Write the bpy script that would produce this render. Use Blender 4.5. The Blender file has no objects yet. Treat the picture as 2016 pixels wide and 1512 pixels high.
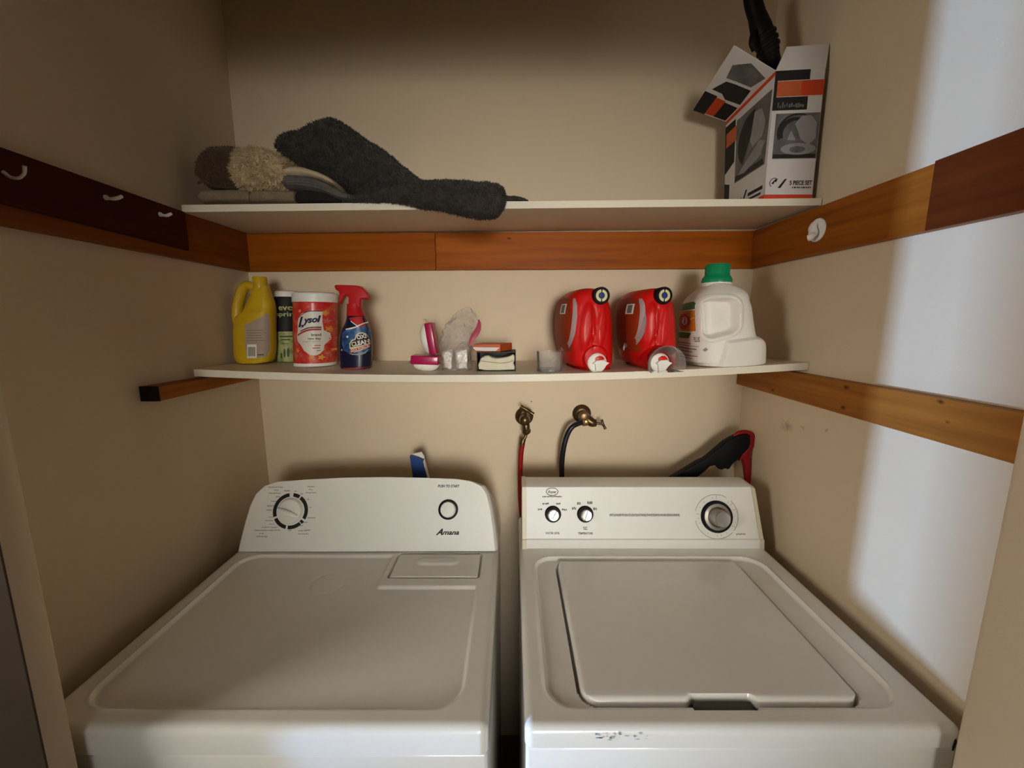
import bpy, bmesh, math, random
from mathutils import Vector, Matrix, noise as mnoise

random.seed(7)
sc = bpy.context.scene
COL = sc.collection

# ------------------------------------------------------------------ camera
CAM_Z, F, PITCH = 1.545, 800.0, math.radians(9.09)
cam_d = bpy.data.cameras.new('camera')
cam = bpy.data.objects.new('camera', cam_d)
COL.objects.link(cam)
cam.location = (0, 0, CAM_Z)
cam.rotation_euler = (math.radians(90) - PITCH, 0, 0)
cam_d.sensor_fit = 'HORIZONTAL'
cam_d.sensor_width = 36.0
cam_d.lens = F / 2016 * 36
cam_d.clip_start = 0.02
sc.camera = cam

# ------------------------------------------------------------------ light
sc.view_settings.view_transform = 'Standard'
sc.view_settings.look = 'None'
sc.view_settings.gamma = 1.0
sc.view_settings.exposure = 0.0
sc.view_settings.use_curve_mapping = False
w = bpy.data.worlds.new('room_ambient')
sc.world = w
w.use_nodes = True
bg = w.node_tree.nodes['Background']
bg.inputs['Color'].default_value = (1.0, 0.74, 0.46, 1)
bg.inputs['Strength'].default_value = 0.06


def area(name, loc, target, sx, sy, power, color, spread=180):
    l = bpy.data.lights.new(name, 'AREA')
    l.shape = 'RECTANGLE'
    l.size, l.size_y = sx, sy
    l.energy = power
    l.color = color
    l.spread = math.radians(spread)
    o = bpy.data.objects.new(name, l)
    COL.objects.link(o)
    o.location = loc
    d = Vector(target) - Vector(loc)
    o.rotation_euler = d.to_track_quat('-Z', 'Y').to_euler()
    return o


# daylight of the room behind the photographer, and the narrow glazed door far to the left
area('doorway_light', (0.30, -2.3, 1.60), (-0.02, 1.2, 1.47), 0.8, 0.8, 3.6, (1.0, 0.96, 0.88), 38)
area('low_window_light', (0.15, -2.3, 0.95), (0.12, 0.55, 0.9), 0.5, 0.4, 0.45, (0.92, 0.97, 1.0), 26)
area('side_fill_light', (-1.75, -0.25, 1.60), (0.75, 0.95, 1.25), 0.5, 0.9, 7.2, (1.0, 0.95, 0.86), 120)  # added fill lamp, brightens the right wall from the left
area('glazed_door_light', (-3.2, -0.147, 0.79), (0.75, 0.70, 0.95), 0.06, 0.16, 165.0, (0.34, 0.56, 1.0))

# ------------------------------------------------------------------ helpers


def at(px, py, d):
    """the point at depth d (metres from the camera along the floor) that the photo shows at px, py"""
    a = math.atan((py - 756) / F) + PITCH
    h = -d * math.tan(a)
    Z = d * math.cos(PITCH) - h * math.sin(PITCH)
    return Vector(((px - 1008) / F * Z, d, CAM_Z + h))


class Plane:
    """a flat face of an object, with u, v axes; uv() finds where a photo point lies on it"""

    def __init__(s, o, u, v):
        s.o, s.u, s.v = Vector(o), Vector(u).normalized(), Vector(v).normalized()
        s.n = s.u.cross(s.v).normalized()
        if s.n.y > 0 and abs(s.n.y) > 0.05:
            s.n = -s.n

    def uv(s, px, py):
        c, si = math.cos(PITCH), math.sin(PITCH)
        dx, dy = (px - 1008) / F, (py - 756) / F
        r = Vector((dx, c - dy * si, -si - dy * c))
        p0 = Vector((0, 0, CAM_Z))
        t = (s.o - p0).dot(s.n) / r.dot(s.n)
        p = p0 + r * t - s.o
        return (p.dot(s.u), p.dot(s.v))

    def __call__(s, x, y, h=0.0):
        return s.o + s.u * x + s.v * y + s.n * h


def link(o, parent=None):
    COL.objects.link(o)
    if parent:
        o.parent = parent
    return o


def root_loc(o):
    while o.parent:
        o = o.parent
    return o.location.copy()


def tag(o, label, cat, group=None):
    o['label'] = label
    o['category'] = cat
    if group:
        o['group'] = group
    return o


def thing(name, label, cat, loc, group=None):
    o = bpy.data.objects.new(name, None)
    o.empty_display_size = 0.03
    o.location = loc
    COL.objects.link(o)
    return tag(o, label, cat, group)


def build(bm, name, mat, parent=None, smooth=True, angle=38):
    """link a bmesh (in world coordinates) as one mesh object under its thing"""
    bmesh.ops.recalc_face_normals(bm, faces=bm.faces[:])
    if parent:
        off = root_loc(parent)
    else:
        xs = [v.co for v in bm.verts]
        off = Vector(((min(v.x for v in xs) + max(v.x for v in xs)) / 2,
                      (min(v.y for v in xs) + max(v.y for v in xs)) / 2, min(v.z for v in xs)))
    for v in bm.verts:
        v.co -= off
    me = bpy.data.meshes.new(name)
    if smooth:
        for f in bm.faces:
            f.smooth = True
        for e in bm.edges:
            if len(e.link_faces) == 2 and e.calc_face_angle(0) > math.radians(angle):
                e.smooth = False
    bm.to_mesh(me)
    bm.free()
    me.materials.append(mat)
    o = bpy.data.objects.new(name, me)
    if not parent:
        o.location = off
    link(o, parent)
    return o


def struct(bm, name, mat, parent=None, **k):
    o = build(bm, name, mat, parent, **k)
    if not parent:
        o['kind'] = 'structure'
    return o


def B():
    return bmesh.new()


def box(bm, lo, hi, bev=0.0, seg=2):
    lo, hi = Vector(lo), Vector(hi)
    vs = [bm.verts.new((x, y, z)) for x in (lo.x, hi.x) for y in (lo.y, hi.y) for z in (lo.z, hi.z)]
    fs = [bm.faces.new([vs[i] for i in q]) for q in
          ((0, 1, 3, 2), (4, 6, 7, 5), (0, 4, 5, 1), (2, 3, 7, 6), (0, 2, 6, 4), (1, 5, 7, 3))]
    if bev:
        es = list({e for f in fs for e in f.edges})
        bmesh.ops.bevel(bm, geom=es, offset=bev, segments=seg, affect='EDGES', profile=0.5)
    return bm


def hexa(bm, c, bev=0.0, seg=2):
    """eight corners: bottom four then top four, same order round"""
    vs = [bm.verts.new(p) for p in c]
    fs = [bm.faces.new([vs[i] for i in q]) for q in
          ((3, 2, 1, 0), (4, 5, 6, 7), (0, 1, 5, 4), (1, 2, 6, 5), (2, 3, 7, 6), (3, 0, 4, 7))]
    if bev:
        es = list({e for f in fs for e in f.edges})
        bmesh.ops.bevel(bm, geom=es, offset=bev, segments=seg, affect='EDGES', profile=0.5)
    return bm


def prism(bm, pts, d, bev=0.0, seg=2):
    """extrude a polygon of 3-D points by the vector d"""
    d = Vector(d)
    a = [bm.verts.new(p) for p in pts]
    b = [bm.verts.new(Vector(p) + d) for p in pts]
    n = len(pts)
    fs = [bm.faces.new(a), bm.faces.new(b[::-1])]
    for i in range(n):
        fs.append(bm.faces.new([a[i], b[i], b[(i + 1) % n], a[(i + 1) % n]]))
    if bev:
        bmesh.ops.recalc_face_normals(bm, faces=fs)
        es = list({e for f in fs[:2] for e in f.edges})
        bmesh.ops.bevel(bm, geom=es, offset=bev, segments=seg, affect='EDGES', profile=0.5)
    return bm


def basis(ax):
    ax = Vector(ax).normalized()
    u = ax.orthogonal().normalized()
    return u, ax.cross(u).normalized(), ax


def lathe(bm, c, ax, prof, n=40, u0=None):
    """prof: (radius, distance along ax) pairs; ends on the axis are closed"""
    c = Vector(c)
    u, v, a = basis(ax)
    rings = []
    for r, t in prof:
        if r < 1e-6:
            rings.append([bm.verts.new(c + a * t)])
        else:
            rings.append([bm.verts.new(c + a * t + (u * math.cos(k * 2 * math.pi / n) + v * math.sin(k * 2 * math.pi / n)) * r)
                          for k in range(n)])
    for A, Bq in zip(rings, rings[1:]):
        for k in range(n):
            k2 = (k + 1) % n
            if len(A) == 1 and len(Bq) == 1:
                continue
            if len(A) == 1:
                bm.faces.new([A[0], Bq[k], Bq[k2]])
            elif len(Bq) == 1:
                bm.faces.new([A[k], Bq[0], A[k2]])
            else:
                bm.faces.new([A[k], Bq[k], Bq[k2], A[k2]])
    return bm


def catmull(pts, m=8):
    pts = [Vector(p) for p in pts]
    P = [pts[0] * 2 - pts[1]] + pts + [pts[-1] * 2 - pts[-2]]
    out = []
    for i in range(1, len(P) - 2):
        a, b, c, d = P[i - 1:i + 3]
        for k in range(m):
            t = k / m
            out.append(0.5 * ((2 * b) + (c - a) * t + (2 * a - 5 * b + 4 * c - d) * t * t + (3 * b - a - 3 * c + d) * t ** 3))
    out.append(pts[-1])
    return out


def tube(bm, path, r, n=14, flat=1.0, m=8, up=None):
    p = catmull(path, m) if m > 1 else [Vector(q) for q in path]
    N = len(p)
    rs = r if isinstance(r, (list, tuple)) else [r, r]
    prev = None
    rings = []
    for i, q in enumerate(p):
        t = (p[min(i + 1, N - 1)] - p[max(i - 1, 0)]).normalized()
        if prev is None:
            u = Vector(up) if up else t.orthogonal()
        else:
            u = prev
        u = (u - t * u.dot(t)).normalized()
        prev = u
        v = t.cross(u)
        f = i / (N - 1) * (len(rs) - 1)
        k = min(int(f), len(rs) - 2)
        rr = rs[k] + (rs[k + 1] - rs[k]) * (f - k)
        rings.append([bm.verts.new(q + (u * math.cos(a) * flat + v * math.sin(a)) * rr)
                      for a in (j * 2 * math.pi / n for j in range(n))])
    for A, C in zip(rings, rings[1:]):
        for j in range(n):
            bm.faces.new([A[j], A[(j + 1) % n], C[(j + 1) % n], C[j]])
    bm.faces.new(rings[0][::-1])
    bm.faces.new(rings[-1])
    return bm


def lerp(a, b, t):
    return a + (b - a) * t


def sst(a, b, x):
    t = max(0.0, min(1.0, (x - a) / (b - a)))
    return t * t * (3 - 2 * t)


class Loft:
    """stacked superellipse sections (t, cu, cv, a, b, n) along z or x, with optional relief on the surface"""

    def __init__(s, secs, axis='z', disp=None):
        s.s = sorted(secs)
        s.axis, s.disp = axis, disp

    def sec(s, t):
        S = s.s
        if t <= S[0][0]:
            return S[0][1:]
        for i in range(len(S) - 1):
            if t <= S[i + 1][0]:
                A, Bq = S[i], S[i + 1]
                f = (t - A[0]) / max(1e-9, Bq[0] - A[0])
                # smooth: Catmull-Rom on each value, clamped at the ends
                P = S[max(i - 1, 0)]
                N = S[min(i + 2, len(S) - 1)]
                out = []
                for k in range(1, 6):
                    h = Bq[0] - A[0]
                    m0 = (Bq[k] - P[k]) / max(1e-9, Bq[0] - P[0]) * h
                    m1 = (N[k] - A[k]) / max(1e-9, N[0] - A[0]) * h
                    dlt = Bq[k] - A[k]
                    # monotone limiter
                    if abs(dlt) < 1e-12 or m0 * dlt < 0:
                        m0 = 0
                    if abs(dlt) < 1e-12 or m1 * dlt < 0:
                        m1 = 0
                    m0 = max(-3 * abs(dlt), min(3 * abs(dlt), m0))
                    m1 = max(-3 * abs(dlt), min(3 * abs(dlt), m1))
                    f2, f3 = f * f, f ** 3
                    out.append((2 * f3 - 3 * f2 + 1) * A[k] + (f3 - 2 * f2 + f) * m0 + (-2 * f3 + 3 * f2) * Bq[k] + (f3 - f2) * m1)
                return tuple(out)
        return S[-1][1:]

    def pt(s, t, u, v):
        return Vector((u, v, t)) if s.axis == 'z' else Vector((t, u, v))

    def front(s, x, z, h=0.0):
        cu, cv, a, b, n = s.sec(z)
        q = min(1.0, abs((x - cu) / a))
        y = cv - b * (max(0.0, 1 - q ** n)) ** (1 / n)
        e = s.disp(x, y, z) if s.disp else 0.0
        return Vector((x, y - e - h, z))

    def left(s, y, z, h=0.0):
        cu, cv, a, b, n = s.sec(z)
        q = min(1.0, abs((y - cv) / b))
        return Vector((cu - a * (max(0.0, 1 - q ** n)) ** (1 / n) - h, y, z))

    def mesh(s, bm, ns=64, nt=48, rough=0.0, freq=40.0, seed=0.0, oct2=0.4, ridged=False):
        S = s.s
        ts = sorted(set([q[0] for q in S] + [lerp(S[0][0], S[-1][0], k / nt) for k in range(nt + 1)]))
        rings = []
        for t in ts:
            cu, cv, a, b, n = s.sec(t)
            R = []
            for k in range(ns):
                th = 2 * math.pi * k / ns
                c, si = math.cos(th), math.sin(th)
                # even out the spacing of the superellipse points
                r = (abs(c) ** n + abs(si) ** n) ** (-1 / n)
                u, v = cu + a * c * r, cv + b * si * r
                p = s.pt(t, u, v)
                if s.disp and s.axis == 'z' and si < 0:
                    p.y -= s.disp(p.x, p.y, p.z) * min(1.0, -si * 3)
                if rough:
                    q = p * freq + Vector((seed, seed, seed))
                    e = mnoise.noise(q) + oct2 * mnoise.noise(q * 3.1)
                    if ridged:
                        e = 1 - 2.6 * abs(mnoise.noise(q)) - oct2 * abs(mnoise.noise(q * 2.3))
                    d = s.pt(0, c, si)
                    p += d * e * rough
                R.append(bm.verts.new(p))
            rings.append(R)
        for A, C in zip(rings, rings[1:]):
            for k in range(ns):
                bm.faces.new([A[k], A[(k + 1) % ns], C[(k + 1) % ns], C[k]])
        for R in (rings[0], rings[-1]):
            c = bm.verts.new(sum((v.co for v in R), Vector()) / ns)
            for k in range(ns):
                bm.faces.new([R[k], R[(k + 1) % ns], c])
        return bm


def fill(bm, pts, fr, h, maxlen):
    n0 = set(bm.faces)
    vs = [bm.verts.new((p[0], p[1], 0)) for p in pts]
    f = bm.faces.new(vs)
    fs = bmesh.ops.triangulate(bm, faces=[f])['faces']
    if maxlen:
        for _ in range(6):
            es = list({e for q in bm.faces if q not in n0 for e in q.edges if e.calc_length() > maxlen})
            if not es:
                break
            bmesh.ops.subdivide_edges(bm, edges=es, cuts=1)
            bmesh.ops.triangulate(bm, faces=[q for q in bm.faces if q not in n0 and len(q.verts) > 3])
    for v in {v for q in bm.faces if q not in n0 for v in q.verts}:
        v.co = fr(v.co.x, v.co.y, h)


def decal(name, polys, fr, mat, parent, h=0.0004, maxlen=None, stuff=False):
    """flat print: one or more polygons laid on a surface"""
    if polys and not isinstance(polys[0][0], (tuple, list)):
        polys = [polys]
    bm = B()
    for p in polys:
        fill(bm, p, fr, h, maxlen)
    o = build(bm, name, mat, parent, smooth=False)
    if stuff or (len(polys) > 1 and name in STUFF):
        o['kind'] = 'stuff'
    return o


STUFF = {'lettering', 'fine_print', 'emblem_arcs', 'emblem_stripe', 'barcode', 'side_print', 'sparkles', 'scuff', 'leaf_print', 'timer_print', 'dial_ring', 'logo_ring', 'icons', 'cap_ring',
         'white_stripe', 'photo_light', 'photo_dark', 'photo_marks', 'photo_ring', 'icon_ring'}


def on_low(bm, e=0.0006):
    """keep a thing's foot on the gently sagging lower shelf"""
    for v in bm.verts:
        v.co.z = max(v.co.z, low_z(v.co.x, v.co.y) + e)
    return bm


def glyphs(s, bold=0.0, shear=0.0):
    c = bpy.data.curves.new('lettering', 'FONT')
    c.body = s
    c.size = 1.0
    c.offset = bold
    c.shear = shear
    c.resolution_u = 3
    o = bpy.data.objects.new('lettering', c)
    COL.objects.link(o)
    dg = bpy.context.evaluated_depsgraph_get()
    me = bpy.data.meshes.new_from_object(o.evaluated_get(dg))
    bpy.data.objects.remove(o)
    bpy.data.curves.remove(c)
    return me


def lettering(lines, fr, mat, parent, h=0.0006, name='lettering'):
    """lines: (string, cx, cy, width, height, rotation, bold, shear) in the surface's own units"""
    for s, cx, cy, wd, ht, rot, bold, shear in lines:
        bm = B()
        me = glyphs(s, bold, shear)
        b2 = bmesh.new()
        b2.from_mesh(me)
        bpy.data.meshes.remove(me)
        xs = [v.co.x for v in b2.verts]
        ys = [v.co.y for v in b2.verts]
        x0, x1, y0, y1 = min(xs), max(xs), min(ys), max(ys)
        sx, sy = wd / (x1 - x0), ht / (y1 - y0)
        cr, sr = math.cos(rot), math.sin(rot)
        mp = {}
        for v in b2.verts:
            x, y = (v.co.x - (x0 + x1) / 2) * sx, (v.co.y - (y0 + y1) / 2) * sy
            mp[v] = bm.verts.new(fr(cx + x * cr - y * sr, cy + x * sr + y * cr, h))
        for f in b2.faces:
            try:
                bm.faces.new([mp[v] for v in f.verts])
            except ValueError:
                pass
        b2.free()
        o = build(bm, name, mat, parent, smooth=False)
    return o


def ell(cx, cy, rx, ry, n=28, a0=0.0, a1=2 * math.pi):
    full = abs(a1 - a0 - 2 * math.pi) < 1e-6
    m = n if full else n + 1
    return [(cx + rx * math.cos(a0 + (a1 - a0) * k / n), cy + ry * math.sin(a0 + (a1 - a0) * k / n)) for k in range(m)]


def arc_band(cx, cy, r0, r1, a0, a1, n=24, sq=1.0):
    """ring segment as quads"""
    out = []
    for k in range(n):
        t0, t1 = lerp(a0, a1, k / n), lerp(a0, a1, (k + 1) / n)
        out.append([(cx + r0 * math.cos(t0), cy + sq * r0 * math.sin(t0)), (cx + r1 * math.cos(t0), cy + sq * r1 * math.sin(t0)),
                    (cx + r1 * math.cos(t1), cy + sq * r1 * math.sin(t1)), (cx + r0 * math.cos(t1), cy + sq * r0 * math.sin(t1))])
    return out


def rect(x0, y0, x1, y1):
    return [(x0, y0), (x1, y0), (x1, y1), (x0, y1)]


def pile(o, count, length, mat_, parent, seed=1, wid=.0011):
    """short fur: thin blades standing out of a plush surface, one part"""
    rnd_ = random.Random(seed)
    me = o.data
    me.calc_loop_triangles()
    tris = [(t.area, [me.vertices[i].co.copy() for i in t.vertices], t.normal.copy()) for t in me.loop_triangles]
    tris = [t for t in tris if t[2].y < .55 and t[0] > 0]
    acc, tot = [], 0.0
    for t in tris:
        tot += t[0]
        acc.append(tot)
    import bisect
    off = o.location if not o.parent else Vector()
    vs, fs = [], []
    for _ in range(count):
        a_, (A, Bq, C), n = tris[min(bisect.bisect(acc, rnd_.random() * tot), len(tris) - 1)]
        r1, r2 = rnd_.random(), rnd_.random()
        if r1 + r2 > 1:
            r1, r2 = 1 - r1, 1 - r2
        p = A + (Bq - A) * r1 + (C - A) * r2
        d = (n + Vector((rnd_.uniform(-1, 1), rnd_.uniform(-1, 1), rnd_.uniform(-1.1, .7))) * .75 + mnoise.noise_vector(p * 45) * .6).normalized()
        s = d.cross(Vector((rnd_.uniform(-1, 1), rnd_.uniform(-1, 1), rnd_.uniform(-1, 1)))).normalized() * wid
        L_ = length * rnd_.uniform(.5, 1.1)
        k = len(vs)
        vs += [p - s - n * .001, p + s - n * .001, p + d * L_]
        fs.append((k, k + 1, k + 2))
    m2 = bpy.data.meshes.new('pile')
    m2.from_pydata(vs, [], fs)
    m2.materials.append(mat_)
    q = bpy.data.objects.new('pile', m2)
    link(q, parent)
    q['kind'] = 'stuff'
    return q


# ------------------------------------------------------------------ materials


def srgb(r, g, b):
    f = lambda c: (c / 255 / 12.92) if c / 255 <= 0.04045 else ((c / 255 + 0.055) / 1.055) ** 2.4
    return (f(r), f(g), f(b), 1)


def mat(name, col, rough=0.5, metal=0.0, var=0.06, vscale=30.0, bump=None, spots=(), coat=0.0, col2=None, mscale=(1, 1, 1),
        ramp=None, spec=0.32, sheen=0.0):
    m = bpy.data.materials.new(name)
    m.use_nodes = True
    nt = m.node_tree
    N, L = nt.nodes, nt.links
    p = N['Principled BSDF']
    p.inputs['Roughness'].default_value = rough
    p.inputs['Metallic'].default_value = metal
    p.inputs['Specular IOR Level'].default_value = spec
    if coat:
        p.inputs['Coat Weight'].default_value = coat
        p.inputs['Coat Roughness'].default_value = 0.08
    if sheen:
        p.inputs['Sheen Weight'].default_value = sheen
        p.inputs['Sheen Roughness'].default_value = 0.5
    tc = N.new('ShaderNodeTexCoord')
    mp = N.new('ShaderNodeMapping')
    mp.inputs['Scale'].default_value = mscale
    L.new(tc.outputs['Object'], mp.inputs['Vector'])
    nz = N.new('ShaderNodeTexNoise')
    nz.inputs['Scale'].default_value = vscale
    nz.inputs['Detail'].default_value = 5
    L.new(mp.outputs['Vector'], nz.inputs['Vector'])
    cr = N.new('ShaderNodeValToRGB')
    L.new(nz.outputs['Fac'], cr.inputs['Fac'])
    if ramp:
        while len(cr.color_ramp.elements) < len(ramp):
            cr.color_ramp.elements.new(0.5)
        for e, (pos, c) in zip(cr.color_ramp.elements, ramp):
            e.position, e.color = pos, c
    else:
        c2 = col2 or tuple(x * (1 - 2 * var) for x in col[:3]) + (1,)
        cr.color_ramp.elements[0].position = 0.3
        cr.color_ramp.elements[1].position = 0.7
        cr.color_ramp.elements[0].color = c2
        cr.color_ramp.elements[1].color = col
    out = cr.outputs['Color']
    for (c, rad, sc_, amt, ns) in spots:
        # a stain with a place and a ragged shape of its own (object coordinates)
        sub = N.new('ShaderNodeVectorMath')
        sub.operation = 'SUBTRACT'
        sub.inputs[1].default_value = c
        L.new(tc.outputs['Object'], sub.inputs[0])
        sca = N.new('ShaderNodeVectorMath')
        sca.operation = 'DIVIDE'
        sca.inputs[1].default_value = rad
        L.new(sub.outputs[0], sca.inputs[0])
        ln = N.new('ShaderNodeVectorMath')
        ln.operation = 'LENGTH'
        L.new(sca.outputs[0], ln.inputs[0])
        n2 = N.new('ShaderNodeTexNoise')
        n2.inputs['Scale'].default_value = ns
        n2.inputs['Detail'].default_value = 4
        L.new(tc.outputs['Object'], n2.inputs['Vector'])
        ad = N.new('ShaderNodeMath')
        ad.operation = 'MULTIPLY_ADD'
        L.new(n2.outputs['Fac'], ad.inputs[0])
        ad.inputs[1].default_value = 1.6
        L.new(ln.outputs['Value'], ad.inputs[2])
        mr = N.new('ShaderNodeMapRange')
        mr.inputs['From Min'].default_value = 1.55
        mr.inputs['From Max'].default_value = 0.85
        mr.inputs['To Min'].default_value = 0.0
        mr.inputs['To Max'].default_value = amt
        L.new(ad.outputs[0], mr.inputs['Value'])
        mx = N.new('ShaderNodeMix')
        mx.data_type = 'RGBA'
        L.new(mr.outputs['Result'], mx.inputs['Factor'])
        L.new(out, mx.inputs['A'])
        mx.inputs['B'].default_value = sc_
        out = mx.outputs['Result']
    L.new(out, p.inputs['Base Color'])
    if bump:
        bs, bst, bd = bump
        n3 = N.new('ShaderNodeTexNoise')
        n3.inputs['Scale'].default_value = bs
        n3.inputs['Detail'].default_value = 4
        L.new(mp.outputs['Vector'], n3.inputs['Vector'])
        bp = N.new('ShaderNodeBump')
        bp.inputs['Strength'].default_value = bst
        bp.inputs['Distance'].default_value = bd
        L.new(n3.outputs['Fac'], bp.inputs['Height'])
        L.new(bp.outputs['Normal'], p.inputs['Normal'])
    return m


def wood(name, dark, mid, light, along, spots=(), rough=0.42):
    sc3 = {'x': (1.1, 22, 22), 'y': (22, 1.1, 22)}[along]
    return mat(name, mid, rough, vscale=2.2, mscale=sc3, ramp=[(0.25, dark), (0.5, mid), (0.75, light)],
               bump=(14, 0.12, 0.001), spots=spots, spec=0.08)


def clear(name, tint, opac, rough=0.08, milky=0.0, spec_tint=(1, 1, 1, 1), wrinkle=None):
    """thin clear plastic: see-through, glossy at grazing angles"""
    m = bpy.data.materials.new(name)
    m.use_nodes = True
    N, L = m.node_tree.nodes, m.node_tree.links
    N.remove(N['Principled BSDF'])
    o = N['Material Output']
    tr = N.new('ShaderNodeBsdfTransparent')
    tr.inputs['Color'].default_value = tint
    gl = N.new('ShaderNodeBsdfGlossy')
    gl.inputs['Roughness'].default_value = rough
    gl.inputs['Color'].default_value = spec_tint
    df = N.new('ShaderNodeBsdfDiffuse')
    df.inputs['Color'].default_value = (0.75, 0.72, 0.68, 1)
    lw = N.new('ShaderNodeLayerWeight')
    lw.inputs['Blend'].default_value = opac
    m1 = N.new('ShaderNodeMixShader')
    m2 = N.new('ShaderNodeMixShader')
    L.new(lw.outputs['Fresnel'], m1.inputs[0])
    L.new(tr.outputs[0], m1.inputs[1])
    L.new(gl.outputs[0], m1.inputs[2])
    tcn = N.new('ShaderNodeTexCoord')
    nz = N.new('ShaderNodeTexNoise')
    nz.inputs['Scale'].default_value = 60
    L.new(tcn.outputs['Object'], nz.inputs['Vector'])
    mm = N.new('ShaderNodeMath')
    mm.operation = 'MULTIPLY'
    mm.inputs[1].default_value = milky * 2
    L.new(nz.outputs['Fac'], mm.inputs[0])
    L.new(mm.outputs[0], m2.inputs[0])
    L.new(m1.outputs[0], m2.inputs[1])
    L.new(df.outputs[0], m2.inputs[2])
    L.new(m2.outputs[0], o.inputs['Surface'])
    if wrinkle:
        n3 = N.new('ShaderNodeTexNoise')
        n3.inputs['Scale'].default_value = wrinkle
        n3.inputs['Detail'].default_value = 3
        n3.inputs['Distortion'].default_value = 1.5
        L.new(tcn.outputs['Object'], n3.inputs['Vector'])
        bp = N.new('ShaderNodeBump')
        bp.inputs['Strength'].default_value = 0.9
        bp.inputs['Distance'].default_value = 0.006
        L.new(n3.outputs['Fac'], bp.inputs['Height'])
        L.new(bp.outputs['Normal'], gl.inputs['Normal'])
        L.new(bp.outputs['Normal'], lw.inputs['Normal'])
    return m

M = {}
XL, XR, YB = -0.819, 0.748, 1.30
M['wall'] = mat('painted_plaster', (0.69, 0.555, 0.385, 1), 0.62, var=0.015, vscale=6, bump=(160, 0.25, 0.0012))
GREY = srgb(96, 84, 68)
M['wall_r'] = mat('painted_plaster_scuffed', (0.69, 0.555, 0.385, 1), 0.62, var=0.015, vscale=6, bump=(160, 0.25, 0.0012),
                  spots=[((-0.05, 0.172, 1.256), (0.1, 0.035, 0.022), GREY, 0.5, 60), ((-0.05, 0.115, 1.268), (0.1, 0.012, 0.010), GREY, 0.6, 80),
                         ((-0.05, 0.037, 1.283), (0.1, 0.010, 0.009), GREY, 0.5, 80)])
M['ceil'] = mat('ceiling_paint', (0.6, 0.52, 0.42, 1), 0.8, var=0.02)
M['floor'] = mat('vinyl_floor', (0.20, 0.14, 0.09, 1), 0.45, var=0.15, vscale=8)
DK, MD, LT = (0.21, 0.048, 0.003, 1), (0.33, 0.083, 0.005, 1), (0.40, 0.11, 0.007, 1)
M['wood_x'] = wood('stained_pine_crosswise', DK, MD, LT, 'x',
                   spots=[((-0.268, 0, 0.0927), (0.010, 0.1, 0.006), (0.06, 0.015, 0.003, 1), 0.9, 30), ((0.294, 0, 0.043), (0.05, 0.1, 0.014), DK, 0.7, 12),
                          ((0.14, 0, 0.05), (0.05, 0.1, 0.008), DK, 0.6, 12), ((0.20, 0, 0.022), (0.06, 0.1, 0.006), DK, 0.6, 12),
                          ((0.25, 0, 0.085), (0.05, 0.1, 0.006), DK, 0.6, 12), ((-0.23, 0, 0.072), (0.004, 0.1, 0.012), DK, 0.7, 40)])
M['wood_x2'] = wood('stained_pine_crosswise_left', (0.19, 0.042, 0.003, 1), (0.28, 0.068, 0.004, 1), (0.34, 0.092, 0.006, 1), 'x')
M['wood_y'] = wood('stained_pine_lengthwise', (0.18, 0.048, 0.006, 1), (0.28, 0.082, 0.009, 1), (0.36, 0.115, 0.013, 1), 'y')
KN = (0.05, 0.012, 0.003, 1)
M['wood_left'] = wood('darker_stained_pine', (0.15, 0.036, 0.005, 1), (0.21, 0.056, 0.007, 1), (0.27, 0.078, 0.009, 1), 'y')
M['wood_knots'] = wood('stained_pine_with_knots', (0.21, 0.068, 0.012, 1), (0.31, 0.11, 0.018, 1), (0.40, 0.15, 0.026, 1), 'y',
                       spots=[((0, -0.041, 0.061), (0.1, 0.012, 0.007), KN, 0.95, 40), ((0, -0.039, 0.016), (0.1, 0.010, 0.007), KN, 0.9, 40),
                              ((0, -0.237, 0.069), (0.1, 0.010, 0.006), KN, 0.95, 40), ((0, -0.253, 0.0375), (0.1, 0.009, 0.006), KN, 0.9, 40),
                              ((0, 0.202, 0.0125), (0.1, 0.012, 0.007), KN, 0.8, 40)])
M['wood_dark'] = wood('dark_stained_board', (0.035, 0.006, 0.003, 1), (0.055, 0.009, 0.004, 1), (0.075, 0.013, 0.005, 1), 'y', rough=0.5)
M['wood_redbrown'] = wood('red_brown_board', (0.075, 0.014, 0.003, 1), (0.105, 0.021, 0.004, 1), (0.135, 0.028, 0.005, 1), 'y', rough=0.45)
M['wood_end'] = mat('sawn_end_grain', (0.02, 0.008, 0.004, 1), 0.8, var=0.2)
M['shelf'] = mat('cream_painted_board', (0.80, 0.73, 0.58, 1), 0.45, var=0.02, vscale=12, coat=0.1)
M['app'] = mat('white_enamel', (0.83, 0.81, 0.75, 1), 0.30, var=0.01, vscale=40, bump=(900, 0.05, 0.0003), coat=0.5)
M['app_front'] = mat('white_enamel_scuffed', (0.78, 0.78, 0.75, 1), 0.30, var=0.01, vscale=40, coat=0.3,
                     spots=[((0.21 - 0.363, 0, 0), (0.04, 2, 0.008), srgb(120, 118, 115), 0.0, 60)])
M['console'] = mat('white_console_plastic', (0.82, 0.80, 0.73, 1), 0.38, var=0.01, vscale=50)
M['cap'] = mat('yellowed_plastic', (0.72, 0.66, 0.48, 1), 0.4, var=0.02)
M['ink'] = mat('black_ink', (0.012, 0.011, 0.010, 1), 0.6, var=0.1)
M['grey_ink'] = mat('grey_ink', (0.16, 0.15, 0.13, 1), 0.6, var=0.1)
M['pale_ink'] = mat('pale_grey_ink', (0.36, 0.34, 0.29, 1), 0.6, var=0.1)
M['chrome'] = mat('brushed_metal', (0.75, 0.73, 0.68, 1), 0.25, 1.0, var=0.05)
M['dull_metal'] = mat('dull_brushed_metal', (0.40, 0.37, 0.33, 1), 0.3, 1.0, var=0.08)
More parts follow.
